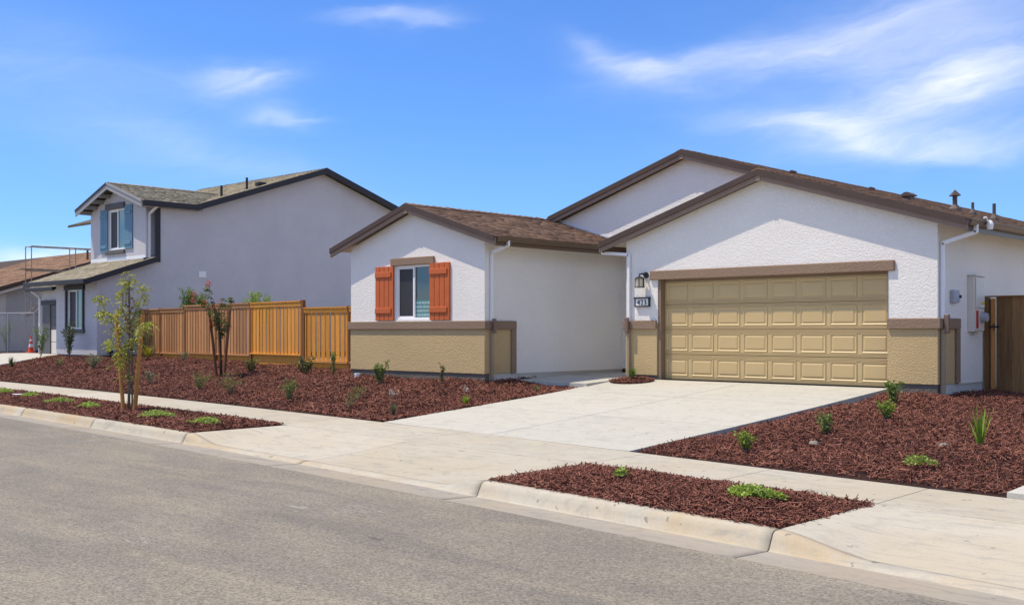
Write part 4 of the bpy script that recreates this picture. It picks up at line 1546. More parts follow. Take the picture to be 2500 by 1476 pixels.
# horizontal side eave with a dark gutter
MB().box(EUR - .02, EUR + .10, YU0 + .02, Yval(EUR) - .01, zu(EUR) - .19, zu(EUR) + .01).build('gutter', 'ntrim', nh, bevel=.015)
MB().box(XN - .12, EUR - .021, YU0 + .06, Yval(EUR) + .3, zu(EUR) - .20, zu(EUR) - .13).build('soffit', 'nfascia', nh)
# charcoal corner board and its foot
box_obj('corner_trim', 'ntrim', nh, XN + .001, XN + .045, 20.06, 20.26, 4.32, NE - .16)
box_obj('corner_trim', 'ntrim', nh, XN + .001, XN + .045, 19.60, 20.059, 4.32, 4.46)
# downspout in the notch
mb = MB().bar((EUR, YUF + .12, zu(EUR) - .18), (XUR + .06, YUF + .12, zu(EUR) - .42), .08, .06).bar((XUR + .06, YUF + .12, zu(EUR) - .40), (XUR + .06, YUF + .12, 4.42), .08, .06, (0, 1, 0))
mb.build('downspout', 'spout', nh)
# shed roof over the lower front
def zs_(y): return 3.62 + .335 * (y - 17.35)
XSR, XSL = XN + .36, -41.9
pts = [(XSR, 17.30, zs_(17.30)), (XSR, 20.06, zs_(20.06)), (XSL, 20.06, zs_(20.06)), (XSL, 17.30, zs_(17.30))]
rs = nroof(pts, (-1, 0, 0), (0, 1, .335), (XSR, 17.30, zs_(17.30) - .012), lambda s: None if s > 2.80 else [(0, XSR - XSL)])
MB().prism([(XSR, 17.28, zs_(17.28) + .01), (XSR, 20.06, zs_(20.06) + .01), (XSR, 20.06, zs_(20.06) - .19), (XSR, 17.28, zs_(17.28) - .19)], (.045, 0, 0)).build('fascia', 'ntrim', nh)
MB().box(XSL, XSR + .04, 17.17, 17.29, zs_(17.3) - .17, zs_(17.3) - .0).build('gutter', 'ntrim', nh, bevel=.02)
MB().prism([(XSL, YUF - .012, zs_(YUF) + .01), (XUR, YUF - .012, zs_(YUF) + .01), (XUR, YUF - .012, zs_(YUF) + .13), (XSL, YUF - .012, zs_(YUF) + .13)], (0, .01, 0)).build('flashing', 'spout', nh)
def zs2(y): return 3.50 + .335 * (y - 18.4)
pts = [(-41.95, 18.42, zs2(18.42)), (-41.95, 21.5, zs2(21.5)), (-44.45, 21.5, zs2(21.5)), (-44.45, 18.42, zs2(18.42))]
nroof(pts, (-1, 0, 0), (0, 1, .335), (-41.95, 18.42, zs2(18.42) - .012), lambda s: None if s > 2.9 else [(0, 2.5)])
MB().box(-44.5, -41.96, 18.30, 18.41, zs2(18.42) - .15, zs2(18.42)).build('gutter', 'ntrim', nh, bevel=.02)
mb = MB().bar((-44.0, 18.36, zs2(18.42) - .13), (-44.0, YEN - .05, 3.12), .07, .06).bar((-44.0, YEN - .05, 3.14), (-44.0, YEN - .05, NB), .07, .06, (0, 1, 0))
mb.build('downspout', 'spout', nh)
# low eave behind the upper gable
MB().box(-48.4, -42.0, 22.9, 23.7, 6.62, 6.80).build('gutter', 'ntrim', nh, bevel=.02)
MB().bar((-46.0, 22.9, 6.6), (-44.2, 23.35, 6.2), .07, .06).build('downspout', 'spout', nh)
# vents and wall plate
for y, h_, r_ in ((23.2, .42, .05), (24.35, .46, .05)):
    MB().tube([(XN - .6, y, zn(y) - .1), (XN - .6, y, zn(y) + h_)], r_, 8).build('vent_pipe', 'ntrim', rmf)
MB().box(XN - .75, XN - .45, 24.8, 25.2, zn(25) - .05, zn(25) + .13).build('roof_vent', 'ntrim', rmf, bevel=.04)
box_obj('wall_plate', 'spout', nh, XN + .001, XN + .03, 21.85, 22.15, 3.82, 4.05)
# water valves at its foot
for i, (y, hh) in enumerate(((18.22, .30), (18.52, .26))):
    t = thing('water_valve', (XN + .25, y, .80), ('taller', 'shorter')[i] + ' dark water valve standing by the grey side wall', 'valve', 'water valves by the grey house')
    MB().tube([(XN + .25, y, .78), (XN + .25, y, .86 + hh)], .035, 8).build('riser', 'black', t)
    MB().tube([(XN + .25, y - .09, .90 + hh * .5), (XN + .25, y + .09, .90 + hh * .5)], .05, 8).build('body', 'black', t)
    MB().tube([(XN + .25, y, .86 + hh), (XN + .25, y, .93 + hh)], [.075, .06], 8).build('cap', 'greybox', t)

# ================================================================== FAR HOUSE under construction
XF = -55.0
fh = thing('far_house', (-60, 22, .8), 'single-storey house with brown roof and bare grey walls behind scaffold', 'house')
YFR, ZFR, YF0 = 29.0, 6.35, 19.0
def zf_(y): return ZFR - .315 * abs(y - YFR)
MB().prism([(XF, YF0 + .5, .8), (XF, 38, .8), (XF, 38, zf_(38) - .1), (XF, YFR, ZFR - .15), (XF, YF0 + .5, zf_(YF0 + .5) - .15)], (-.15, 0, 0)).build('wall', 'fstucco', fh)
MB().box(-80, XF - .151, YF0 + .5, YF0 + .65, .8, zf_(YF0 + .5) - .1).build('wall', 'fstucco', fh)
box_obj('corner_trim', 'foundpale', fh, XF + .001, XF + .03, 21.2, 21.7, .8, 3.6)
rf_ = MB().prism([(XF + .45, YF0, zf_(YF0)), (XF + .45, YFR, ZFR), (-80, YFR, ZFR), (-80, YF0, zf_(YF0))], (0, 0, -.1)).build('roof', 'roofdeck', fh, recalc=True)
shingles(rf_, (XF + .45, YF0, zf_(YF0)), (-1, 0, 0), (0, 1, .315), lambda s: None if s > 10.4 else [(0, 13)], 'shingle', .40, .19)
MB().prism([(XF + .45, YFR, ZFR), (XF + .45, 38.6, zf_(38.6)), (-80, 38.6, zf_(38.6)), (-80, YFR, ZFR)], (0, 0, -.1)).build('roof', 'roofdeck', fh, recalc=True)
MB().prism([(XF + .455, YF0, zf_(YF0) + .02), (XF + .455, YFR, ZFR + .02), (XF + .455, YFR, ZFR - .20), (XF + .455, YF0, zf_(YF0) - .20)], (.04, 0, 0)).build('fascia', 'drip', fh)
MB().prism([(XF + .40, YF0, zf_(YF0) - .20), (XF + .40, YFR, ZFR - .20), (XF + .40, YFR, ZFR - .34), (XF + .40, YF0, zf_(YF0) - .34)], (.04, 0, 0)).build('fascia', 'foundpale', fh)
MB().tube([(XF - 1.4, 26.5, zf_(26.5) - .1), (XF - 1.4, 26.5, zf_(26.5) + .55)], .06, 8).build('vent_pipe', 'pipe', rf_)

# scaffold in front of it
sc = thing('scaffold', (-51.7, 22.4, .8), 'rusty pipe scaffold tower beside the grey house wall', 'scaffold')
def P2(s, z, k=0):          # s along the wall, k outwards
    return (-52.0 + k * .65, 21.44 + s, z)
for s in (0.0, 2.1, 4.2):
    for k in (0, 1):
        MB().tube([P2(s, .75, k), P2(s, 5.75, k)], .026, 6).build('post', 'scaf', sc)
    for z in (2.5, 4.6, 5.72):
        MB().tube([P2(s, z, 0), P2(s, z, 1)], .026, 6).build('ledger', 'scaf', sc)
for k in (0, 1):
    for z in (4.62, 5.74, 3.0):
        MB().tube([P2(0, z, k), P2(4.2, z + .02, k)], .026, 6).build('rail', 'scaf', sc)
    MB().tube([P2(0, 2.5, k), P2(2.1, 4.6, k)], .022, 6).build('brace', 'scaf', sc)
for k in range(3):
    box_obj('plank', 'plank', sc, -51.98 + k * .22, -51.78 + k * .22, 21.0, 24.0, 4.65, 4.69)
    box_obj('plank', 'plank', sc, -51.98 + k * .22, -51.78 + k * .22, 21.2, 22.6, 2.55, 2.59)

# chain link fence: every wire is a thin strip
cf = thing('chain_link_fence', (-52.5, 21.0, .8), 'grey chain link fence in front of the bare house', 'fence')
ca, cb_ = Vector((-54.6, 19.3, .80)), Vector((-50.6, 21.25, .80))
cd = (cb_ - ca)
cl_ = cd.length
cd.normalize()
for s in np.linspace(0, cl_, 4):
    p = ca + cd * float(s)
    MB().tube([p, p + Vector((0, 0, 1.85))], .03, 8).build('post', 'metal', cf)
MB().tube([ca + Vector((0, 0, 1.82)), cb_ + Vector((0, 0, 1.82))], .022, 6).build('top_rail', 'metal', cf)
wm = MB()
Hc = 1.78
for k in range(-int(Hc / .14), int(cl_ / .14)):
    for sg in (1, -1):
        s0, s1, z0, z1 = k * .14, k * .14 + Hc, 0.0, Hc
        if s0 < 0:
            z0, s0 = -s0, 0
        if s1 > cl_:
            z1, s1 = Hc - (s1 - cl_), cl_
        if s1 - s0 < .03:
            continue
        if sg == -1:
            z0, z1 = Hc - z0, Hc - z1
        a_, b_ = ca + cd * s0 + Vector((0, 0, z0)), ca + cd * s1 + Vector((0, 0, z1))
        wm.bar(a_, b_, .011, .011)
wm.build('wire_mesh', 'metal', cf, kind='stuff')

# traffic cone
def cone(x, y, z):
    t = thing('traffic_cone', (x, y, z), 'orange traffic cone with two white bands near the grey garage', 'cone')
    box_obj('base', 'orange', t, x - .19, x + .19, y - .19, y + .19, z, z + .04, bevel=.01)
    def rr(h):
        return .135 - .108 * h / .74
    for h0, h1, m_ in ((.04, .26, 'orange'), (.26, .40, 'conewhite'), (.40, .52, 'orange'), (.52, .62, 'conewhite'), (.62, .76, 'orange')):
        MB().tube([(x, y, z + h0), (x, y, z + h1)], [rr(h0), rr(h1)], 16, caps=(h1 > .7)).build('band' if m_ == 'conewhite' else 'body', m_, t, smooth=False)
cone(-50.35, 21.0, .80)

# ================================================================== FENCES
def fence(root, a, b, ztop, zbot, zkick, mats, posts, pitch=.215, bw=.165, front=1):
    """mats(s) gives the board material at distance s from a; boards face the street"""
    a, b = Vector((a[0], a[1], 0)), Vector((b[0], b[1], 0))
    d = b - a
    L = d.length
    d.normalize()
    nrm = Vector((d.y, -d.x, 0))
    if nrm.y > 0:
        nrm = -nrm
    rz = math.atan2(d.y, d.x)
    if abs(rz) > math.pi / 2:
        rz2 = rz
    cache = {}
    s = .01
    while s < L - .05:
        zt, zb = ztop(s), zbot(s)
        m_ = mats(s)
        key = (m_, round(zt - zb, 2))
        if key not in cache:
            cache[key] = (meshdata(MB().box(-bw / 2, bw / 2, -.009, .009, 0, zt - zb), m_, .003), meshdata(MB().box(-.07, .07, -.008, .008, 0, zt - zb), m_, .003))
        p = a + d * (s + bw / 2) + Vector((0, 0, zb + random.uniform(-.004, .004)))
        inst('board', cache[key][0], p + nrm * (.030 + random.uniform(-.002, .002)), root, (0, 0, rz + random.uniform(-.012, .012)))
        inst('board', cache[key][1], a + d * (s + bw / 2 + pitch / 2) + Vector((0, 0, zb)) - nrm * .035, root, (0, 0, rz))
        s += pitch
    for s0, s1 in zip(posts, posts[1:]):
        zt, zb = ztop((s0 + s1) / 2), zbot((s0 + s1) / 2)
        m_ = mats((s0 + s1) / 2)
        pa, pb = a + d * (s0 + .045), a + d * (s1 - .045)
        up = Vector((0, 0, 1))
        MB().bar(pa + up * (zt + .02) + nrm * .02, pb + up * (zt + .02) + nrm * .02, .14, .038).build('cap_rail', m_, root)
        MB().bar(pa + up * (zt - .06) + nrm * .052, pb + up * (zt - .06) + nrm * .052, .022, .09).build('rail', m_, root)
        MB().bar(pa + up * (zb - .02) + nrm * .025, pb + up * (zb - .02) + nrm * .025, .11, .038).build('rail', m_, root)
        zk = zkick((s0 + s1) / 2)
        MB().bar(pa + up * ((zb - .05 + zk) / 2) - nrm * .02, pb + up * ((zb - .05 + zk) / 2) - nrm * .02, .035, zb - .05 - zk).build('kickboard', 'fnew', root)
    for s0 in posts:
        p = a + d * s0
        MB().box(p.x - .045, p.x + .045, p.y - .06, p.y + .045, .45, ztop(min(s0, L - .1)) + .055).build('post', 'fpost', root)


A, B = (-25.45, 18.20), (-37.20, 19.50)
LF = math.hypot(A[0] - B[0], A[1] - B[1])
f1 = thing('wooden_fence', (-31, 18.8, .8), 'long cedar board fence, orange near the house and faded towards the grey neighbour', 'fence')
fence(f1, A, B, lambda s: 2.60 if s < 7.92 else 2.53, lambda s: 1.13 if s < 3.1 else 1.07 if s < 7.9 else 1.04, lambda s: .55,
      lambda s: 'fnew' if s < 3.1 else 'fold', [0, 3.14, 5.55, 7.92, 9.99, LF])
f2 = thing('wooden_fence', (-23.3, 18.2, .8), 'short lower orange cedar fence meeting the window wing', 'fence')
fence(f2, (-25.38, 18.16), (-21.27, 18.16), lambda s: 2.40, lambda s: .97, lambda s: .5, lambda s: 'fnew', [0.06, 2.1, 4.06])
f4 = thing('wooden_fence', (-25.5, 20, .8), 'rear cedar fence cap just showing behind the short orange fence', 'fence')
fence(f4, (-25.55, 19.9), (-21.30, 19.9), lambda s: 2.46, lambda s: 1.0, lambda s: .5, lambda s: 'fold', [0, 2.1, 4.2], .5)

# gate on the right, in shade
gt = thing('side_gate', (-7.0, 20.7, .6), 'dark brown stained board gate beside the electric meter', 'gate')
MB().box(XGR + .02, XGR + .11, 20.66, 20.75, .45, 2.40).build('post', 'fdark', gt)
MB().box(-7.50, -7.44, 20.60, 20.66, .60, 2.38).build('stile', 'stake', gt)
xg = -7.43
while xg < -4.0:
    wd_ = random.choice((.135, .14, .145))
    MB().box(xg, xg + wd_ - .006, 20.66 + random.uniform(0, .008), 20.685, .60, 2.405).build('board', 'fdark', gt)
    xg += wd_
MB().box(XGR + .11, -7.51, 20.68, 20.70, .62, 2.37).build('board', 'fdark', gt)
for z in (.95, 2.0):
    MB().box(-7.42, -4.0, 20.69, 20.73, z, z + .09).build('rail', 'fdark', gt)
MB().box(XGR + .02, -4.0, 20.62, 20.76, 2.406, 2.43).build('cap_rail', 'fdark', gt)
MB().tube([(-7.53, 20.60, 1.86), (-7.36, 20.60, 1.86)], .018, 6).build('latch', 'black', gt)
MB().tube([(-7.45, 20.59, 1.80), (-7.45, 20.59, 1.92)], .014, 6).build('latch', 'black', gt)


# ================================================================== PLANTS
def leaves(name, P, D, L, W, mat, parent, tint=None, droop=.15):
    """folded diamond leaves at points P, directions D"""
    P, D = np.asarray(P, float), np.asarray(D, float)
    n = len(P)
    D = D / np.linalg.norm(D, axis=1)[:, None]
    ref = RNG.normal(0, 1, (n, 3))
    Sd = np.cross(D, ref)
    Sd /= np.linalg.norm(Sd, axis=1)[:, None]
    Sd[:, 2] *= .5
    L = np.broadcast_to(np.asarray(L, float), (n,))[:, None] * RNG.uniform(.75, 1.25, (n, 1))
    W = np.broadcast_to(np.asarray(W, float), (n,))[:, None] * RNG.uniform(.75, 1.25, (n, 1))
    N = np.cross(D, Sd)
    mid = P + D * L * .5
    tip = P + D * L - np.array([0, 0, 1]) * L * droop
    V = np.stack([P, mid + Sd * W * .5 + N * W * .12, tip, mid - Sd * W * .5 + N * W * .12], 1).reshape(-1, 3)
    b = (np.arange(n) * 4)[:, None]
    F = np.concatenate([b + np.array([[0, 1, 2]]), b + np.array([[0, 2, 3]])], 1).reshape(-1, 3)
    t = RNG.uniform(0, 1, n) if tint is None else tint
    return npmesh(name, V, F, mat, parent, np.repeat(t, 2), kind='stuff')


def stems_mesh(paths, r0, r1, mat, parent, name='stem', n=5):
    mb = MB()
    for p in paths:
        k = len(p)
        mb.tube(p, [r0 + (r1 - r0) * i / (k - 1) for i in range(k)], n)
    return mb.build(name, mat, parent)


def shrub(pos, h, w, label, mat='leaf_mid', n=260, leaf=.045, lw=.02, stems=9, upright=.5, group='young bed shrubs', name='shrub', airy=0.0, lean=(0, 0)):
    x, y, z = pos
    if h < 1.0:
        h, w, n, leaf, lw = h * 1.15, w * 1.15, int(n * 1.25), leaf * 1.15, lw * 1.25
    t = thing(name, (x, y, z), label, 'shrub', group)
    paths, P, D = [], [], []
    for i in range(stems):
        a = random.uniform(0, 2 * math.pi)
        sp = random.uniform(.25, 1.0) * w / 2
        hh = h * random.uniform(.6, 1.0)
        tip = Vector((x + math.cos(a) * sp + lean[0] * hh, y + math.sin(a) * sp + lean[1] * hh, z + hh))
        base = Vector((x + math.cos(a) * .015, y + math.sin(a) * .015, z - .03))
        mid = base.lerp(tip, .5) + Vector((math.cos(a), math.sin(a), 0)) * sp * (.5 - upright) + Vector((0, 0, h * .08))
        pts = [base, mid, tip]
        paths.append(pts)
        m_ = max(3, n // stems)
        for k in range(m_):
            f = random.uniform(.12 + airy, 1.0) ** .8
            q = base.lerp(mid, f * 2) if f < .5 else mid.lerp(tip, f * 2 - 1)
            q = q + Vector((random.gauss(0, 1), random.gauss(0, 1), random.gauss(0, .7))) * w * .055
            P.append(q)
            b2 = random.uniform(0, 2 * math.pi)
            D.append((math.cos(b2) * .8, math.sin(b2) * .8, random.uniform(.15, 1.1)))
    stems_mesh(paths, .007, .0025, 'bark', t)
    leaves('foliage', P, D, leaf, lw, mat, t)
    return t


def blades(pos, h, w, label, mat, n, bw, name='grass_clump', group='grassy clumps in the mulch', arch=.35, cat='grass clump', flowers=None):
    x, y, z = pos
    t = thing(name, (x, y, z), label, cat, group)
    V, F, T = [], [], []
    for i in range(n):
        a = random.uniform(0, 2 * math.pi)
        hh = h * random.uniform(.55, 1.0)
        out = w / 2 * random.uniform(.2, 1.0)
        c, s = math.cos(a), math.sin(a)
        bx, by = x + c * .02 * random.random(), y + s * .02 * random.random()
        for k in range(4):
            f = k / 3
            rr = out * f ** (1 + arch * 2)
            zz_ = z - .02 + (hh + .02) * (f - arch * .35 * f * f)
            hw = bw / 2 * (1 - f ** 2.2 * .92)
            V += [(bx + c * rr - s * hw, by + s * rr + c * hw, zz_), (bx + c * rr + s * hw, by + s * rr - c * hw, zz_)]
        o_ = i * 8
        F += [(o_ + 2 * k, o_ + 2 * k + 2, o_ + 2 * k + 3, o_ + 2 * k + 1) for k in range(3)]
        T += [random.random()] * 3
    npmesh('foliage', np.array(V), np.array(F), mat, t, T, kind='stuff')
    if flowers:
        fm_, fh, fn_ = flowers
        paths, P, D = [], [], []
        for i in range(fn_):
            ox, oy = random.gauss(0, w * .16), random.gauss(0, w * .16)
            top = Vector((x + ox, y + oy, z + fh * random.uniform(.8, 1)))
            paths.append([Vector((x + ox * .2, y + oy * .2, z)), top])
            for k in range(12):
                P.append(top + Vector((random.gauss(0, .012), random.gauss(0, .012), random.gauss(0, .025))))
                D.append((random.gauss(0, 1), random.gauss(0, 1), random.gauss(.2, 1)))
        stems_mesh(paths, .003, .002, 'bark', t)
        leaves('flower', P, D, .03, .018, fm_, t)
    return t


def cover(pos, rx, ry, h, label, n=500, group='low groundcover mats in the kerb strips', mat='leaf_lime', rot=0.0):
    x, y, z = pos
    h, n = h + .05, int(n * 1.5)
    t = thing('groundcover', (x, y, z), label, 'groundcover', group)
    P, D = [], []
    cr, sr_ = math.cos(rot), math.sin(rot)
    for i in range(n):
        a = random.uniform(0, 2 * math.pi)
        rr = random.random() ** .55 * (1 + .25 * math.sin(3 * a + x) + .15 * math.sin(7 * a))
        u, v = math.cos(a) * rr * rx, math.sin(a) * rr * ry
        P.append((x + u * cr - v * sr_, y + u * sr_ + v * cr, z + .02 + random.uniform(.2, 1) * h * max(.3, 1 - rr * .6)))
        D.append((random.gauss(0, 1), random.gauss(0, 1), random.uniform(.1, 1)))
    leaves('foliage', P, D, .05, .026, mat, t)
    return t


# bed shrubs: placed on the yard
def G(x, y, dz=.02):
    return (x, y, float(yard(x, y)) + dz)


shrub(G(-53.1, 21.0), 1.55, .85, 'tall conical green shrub before the chain link fence', 'leaf_mid', 900, .085, .035, 12, .7, 'tall shrubs by the grey house')
shrub(G(-41.2, 17.55, .05), 1.15, .62, 'tall green shrub at the edge of the grey neighbour garage drive', 'leaf_mid', 700, .08, .032, 11, .6, 'tall shrubs by the grey house')
shrub(G(-38.15, 17.25, .03), 1.45, .70, 'tall dark green shrub under the charcoal framed ground window', 'leaf_dark', 900, .085, .035, 12, .6, 'tall shrubs by the grey house')
blades(G(-39.0, 15.6), .42, .35, 'dark upright clump at the far left end of the mulch', 'leaf_dark', 40, .03, 'leafy_clump', None, .2)
shrub(G(-36.1, 16.0), .27, .28, 'tiny green shrub left of the grey lavender mound', 'leaf_mid', 120, .04, .02)
shrub(G(-33.9, 16.1), .42, .75, 'round grey-green mound on the mulch before the grey house corner', 'leaf_grey', 600, .06, .014, 26, .6)
blades(G(-33.9, 18.0), .62, .85, 'yellow spiky grass clump at the shaded left fence end', 'leaf_gold', 90, .018, arch=.5)
shrub(G(-31.9, 18.15), .26, .40, 'small silver shrub at the foot of the faded fence', 'leaf_grey', 160, .05, .018)
shrub(G(-35.2, 18.6), .95, .5, 'blue-green shrub in the shade between grey wall and fence', 'leaf_dark', 400, .07, .03)
shrub(G(-27.28, 14.56), .30, .40, 'grey-green tuft nearest the pavement behind the staked street tree', 'leaf_grey', 200, .06, .016)
shrub(G(-24.1, 14.14), .36, .55, 'yellow-green shrub left of the airy pair near the pavement', 'leaf_olive', 300, .055, .016, 16)
shrub(G(-22.0, 13.73), .42, .70, 'wide airy green shrub below the crape myrtle stakes', 'leaf_olive', 260, .05, .016, 18, .5, airy=.1)
shrub(G(-25.8, 16.74), .34, .42, 'dark green shrub right of the crape myrtle before the orange fence', 'leaf_dark', 200, .06, .032)
shrub(G(-23.2, 16.64), .42, .46, 'leafy dark green shrub in front of the fence step', 'leaf_dark', 260, .065, .035)
shrub(G(-21.5, 16.25), .55, .22, 'narrow upright green shrub at the fence and wall corner', 'leaf_mid', 160, .055, .025, 6, .8)
shrub(G(-19.25, 13.43), .40, .40, 'feathery green shrub in the middle of the mulch near the pavement', 'leaf_mid', 320, .055, .014, 18, .6)
shrub(G(-16.95, 13.1), .40, .50, 'sparse bent shrub leaning right near the pavement', 'leaf_olive', 170, .045, .018, 6, .4, lean=(.45, .35))
shrub(G(-19.0, 15.65), .46, .36, 'bushy green shrub below the shuttered window', 'leaf_mid', 330, .055, .028, 12)
blades(G(-15.4, 13.0), .24, .22, 'small lavender clump with pale flower spikes by the driveway corner', 'leaf_grey', 60, .012, 'lavender_clump', None, .2, 'lavender', ('white_flower', .42, 5))
shrub(G(-17.35, 16.0), .42, .14, 'narrow dark upright shrub near the wing downspout', 'leaf_dark', 130, .045, .022, 4, .9)
blades(G(-14.95, 14.4), .22, .30, 'bright green grass tuft with grey seed heads beside the driveway', 'leaf_bright', 110, .010, arch=.3, flowers=('white_flower', .36, 3))
blades(G(-14.85, 16.3), .20, .18, 'little grass tuft at the top corner of the mulch near the path', 'leaf_olive', 45, .010)
blades((-13.90, 18.20, .79), .32, .42, 'strappy green clump on the small chip patch by the garage', 'leaf_mid', 60, .018, 'strappy_clump', None, .45, 'plant')
shrub(G(-7.75, 17.15, -.01), .36, .32, 'green shrub closest to the garage corner downspout', 'leaf_mid', 220, .055, .03)
shrub(G(-7.2, 15.62), .24, .28, 'low bright shrub second from the garage corner', 'leaf_bright', 260, .045, .02, 14)
shrub(G(-7.2, 13.75), .26, .26, 'small rounded shrub midway along the driveway edge bed', 'leaf_mid', 240, .042, .022, 14)
shrub(G(-7.45, 12.12), .24, .24, 'bright leafy shrub of the right bed nearest the pavement', 'leaf_bright', 260, .042, .02, 14)
blades(G(-5.17, 13.84), .54, .36, 'upright sword-leaved plant at the right edge of the bed', 'leaf_bright', 22, .030, 'sword_leaf_plant', None, .05, 'plant')
cover(G(-5.15, 11.99), .18, .13, .08, 'small pale groundcover tuft in the right bed', 160, None)
cover((-5.47, 9.0, .205), .26, .17, .07, 'large lime green groundcover mat on the right kerb strip', 700)
cover((-7.25, 9.3, .20), .07, .06, .06, 'tiny lime groundcover sprout at the left of the right kerb strip', 90)
for i, (x, y, rx, lab) in enumerate(((-28.6, 11.25, .28, 'groundcover mat farthest left on the long kerb strip, cut by the frame'),
                                     (-26.4, 11.0, .26, 'small groundcover mat beside a scrap of white paper'),
                                     (-23.7, 10.55, .38, 'broad groundcover mat midway left of the staked street tree'),
                                     (-21.75, 10.25, .24, 'groundcover mat just left of the street tree stakes'),
                                     (-18.6, 10.05, .38, 'broad groundcover mat in front of the tree shadow'),
                                     (-16.55, 9.85, .30, 'groundcover mat nearest the left edge of the driveway apron'))):
    cover((x, y, .20), rx, rx * .7, .07, lab, 380)
# shrubs showing over the fence
shrub((-34.9, 20.3, .85), 2.45, 1.0, 'tall green shrub peeking over the faded left fence', 'leaf_mid', 2600, .11, .04, 26, .7, 'shrubs behind the fence', airy=.5)
shrub((-31.0, 20.3, .85), 2.28, .95, 'rounded shrub top behind the middle of the long fence', 'leaf_bright', 2600, .10, .03, 26, .7, 'shrubs behind the fence', airy=.5)


# trees ---------------------------------------------------------------
RV = Vector((.7236, .690, 0))      # the line along which the stakes of both trees stand


def at(base, s, z, q=0.0):
    return Vector(base) + RV * s + Vector((-.69, .7236, 0)) * q + Vector((0, 0, z))


def tree(name, base, trunk, branches, label, leafmat_, leaf, lw, per, spread, bark, extra=None, tint=None):
    t = thing(name, base, label, 'tree')
    tr = MB().tube([at(base, s, z, q) for s, z, q, r in trunk], [r for s, z, q, r in trunk], 8).build('trunk', bark, t, smooth=True)
    bm_ = MB()
    P, D = [], []
    for pts in branches:
        w_ = [at(base, p[0], p[1], p[2] * 2.2) for p in pts]
        bm_.tube(w_, [.010 - .007 * i / (len(w_) - 1) for i in range(len(w_))], 5)
        L = sum((b - a).length for a, b in zip(w_, w_[1:]))
        for k in range(int(per * L)):
            f = random.uniform(.15, 1.0) * (len(w_) - 1)
            i = min(int(f), len(w_) - 2)
            q = w_[i].lerp(w_[i + 1], f - i)
            # a drooping pinnate leaf: leaflets along a short rachis
            a = random.uniform(0, 2 * math.pi)
            rach = Vector((math.cos(a), math.sin(a), random.uniform(-.35, .45))) * spread * random.uniform(.5, 1.0)
            for j in range(7):
                g = (j + 1) / 7
                p = q + rach * g - Vector((0, 0, spread * .45 * g * g))
                sd = Vector((-rach.y, rach.x, 0)).normalized() * (1 if j % 2 else -1)
                P.append(p)
                dd = sd * .8 + rach.normalized() * .5 + Vector((0, 0, -.25))
                D.append(dd)
    bm_.build('branch', bark, tr)
    P, D = np.array([tuple(p) for p in P]), np.array([tuple(d) for d in D])
    leaves('crown', P, D, leaf, lw, leafmat_, t, RNG.beta(2, 1.5, len(P)), .25)
    return t


TB = (-20.55, 10.50, .19)
tree('street_tree', TB, [(0, -.05, 0, .032), (.01, .5, 0, .027), (.0, 1.1, .01, .023), (.02, 1.7, 0, .018), (.0, 2.3, 0, .012), (.02, 2.75, 0, .005)],
     [[(.0, 1.2, 0), (-.18, 1.45, .05), (-.42, 1.75, .1), (-.62, 2.15, .1), (-.63, 2.35, .1)],
      [(.02, 1.5, 0), (-.15, 1.75, -.1), (-.3, 1.95, -.15), (-.45, 2.0, -.2)],
      [(.02, 1.7, 0), (-.12, 2.0, .0), (-.15, 2.4, .05), (-.08, 2.72, .05)],
      [(.02, 1.7, 0), (.10, 2.05, .1), (.17, 2.35, .15), (.20, 2.55, .15)],
      [(.02, 2.1, 0), (.02, 2.5, 0), (.03, 2.78, 0)],
      [(.02, 1.2, 0), (.15, 1.35, -.1), (.30, 1.55, -.15), (.42, 1.75, -.15), (.50, 1.78, -.15)],
      [(.0, 1.0, 0), (-.14, 1.15, .1), (-.25, 1.25, .15), (-.5, 1.40, .2)],
      [(.0, .9, 0), (-.10, 1.0, -.05), (-.16, .95, -.1)],
      [(.01, 1.3, 0), (.08, 1.5, .1), (.1, 1.8, .15), (.12, 2.1, .1)],
      [(.01, 1.1, 0), (-.05, 1.4, .12), (-.1, 1.7, .15), (-.2, 2.0, .15)],
      [(.01, 1.0, 0), (-.2, 1.25, -.1), (-.3, 1.55, -.1)],
      [(.01, .62, 0), (.0, .72, -.04), (-.04, .80, -.06)]],
     'young yellow-green street tree tied to stakes by the kerb', 'leaf_yellow', .086, .037, 27, .20, 'bark')
TB2 = (-26.0, 15.92, .56)
tree('crape_myrtle', TB2, [(0, -.05, 0, .042), (-.01, .5, 0, .036), (-.03, 1.0, 0, .032), (-.05, 1.4, 0, .026), (-.06, 1.8, 0, .015)],
     [[(-.05, 1.2, 0), (-.2, 1.6, 0), (-.45, 1.95, .05), (-.72, 2.2, .05)],
      [(-.05, 1.3, 0), (-.25, 1.8, .1), (-.5, 2.05, .1)],
      [(-.05, 1.4, 0), (-.15, 1.8, -.1), (-.25, 2.2, -.1), (-.31, 2.48, -.1)],
      [(-.05, 1.4, 0), (.02, 1.8, 0), (.05, 2.15, .05)],
      [(-.05, 1.3, 0), (.1, 1.6, .1), (.2, 2.0, .1), (.22, 2.15, .1)],
      [(-.05, 1.1, 0), (.15, 1.35, -.1), (.30, 1.5, -.1)],
      [(-.05, 1.0, 0), (-.1, 1.2, .1), (-.2, 1.5, .1)],
      [(-.04, 1.05, 0), (-.0, 1.3, .1), (.06, 1.55, .12)],
      [(-.05, 1.2, 0), (-.05, 1.5, -.1), (-.04, 1.8, -.1)]],
     'young crape myrtle with coral red flowers staked in the mulch', 'leaf_dark', .068, .036, 28, .11, 'wirebark')
cm = [o for o in bpy.data.objects if o.name == 'crape_myrtle'][0]
P, D = [], []
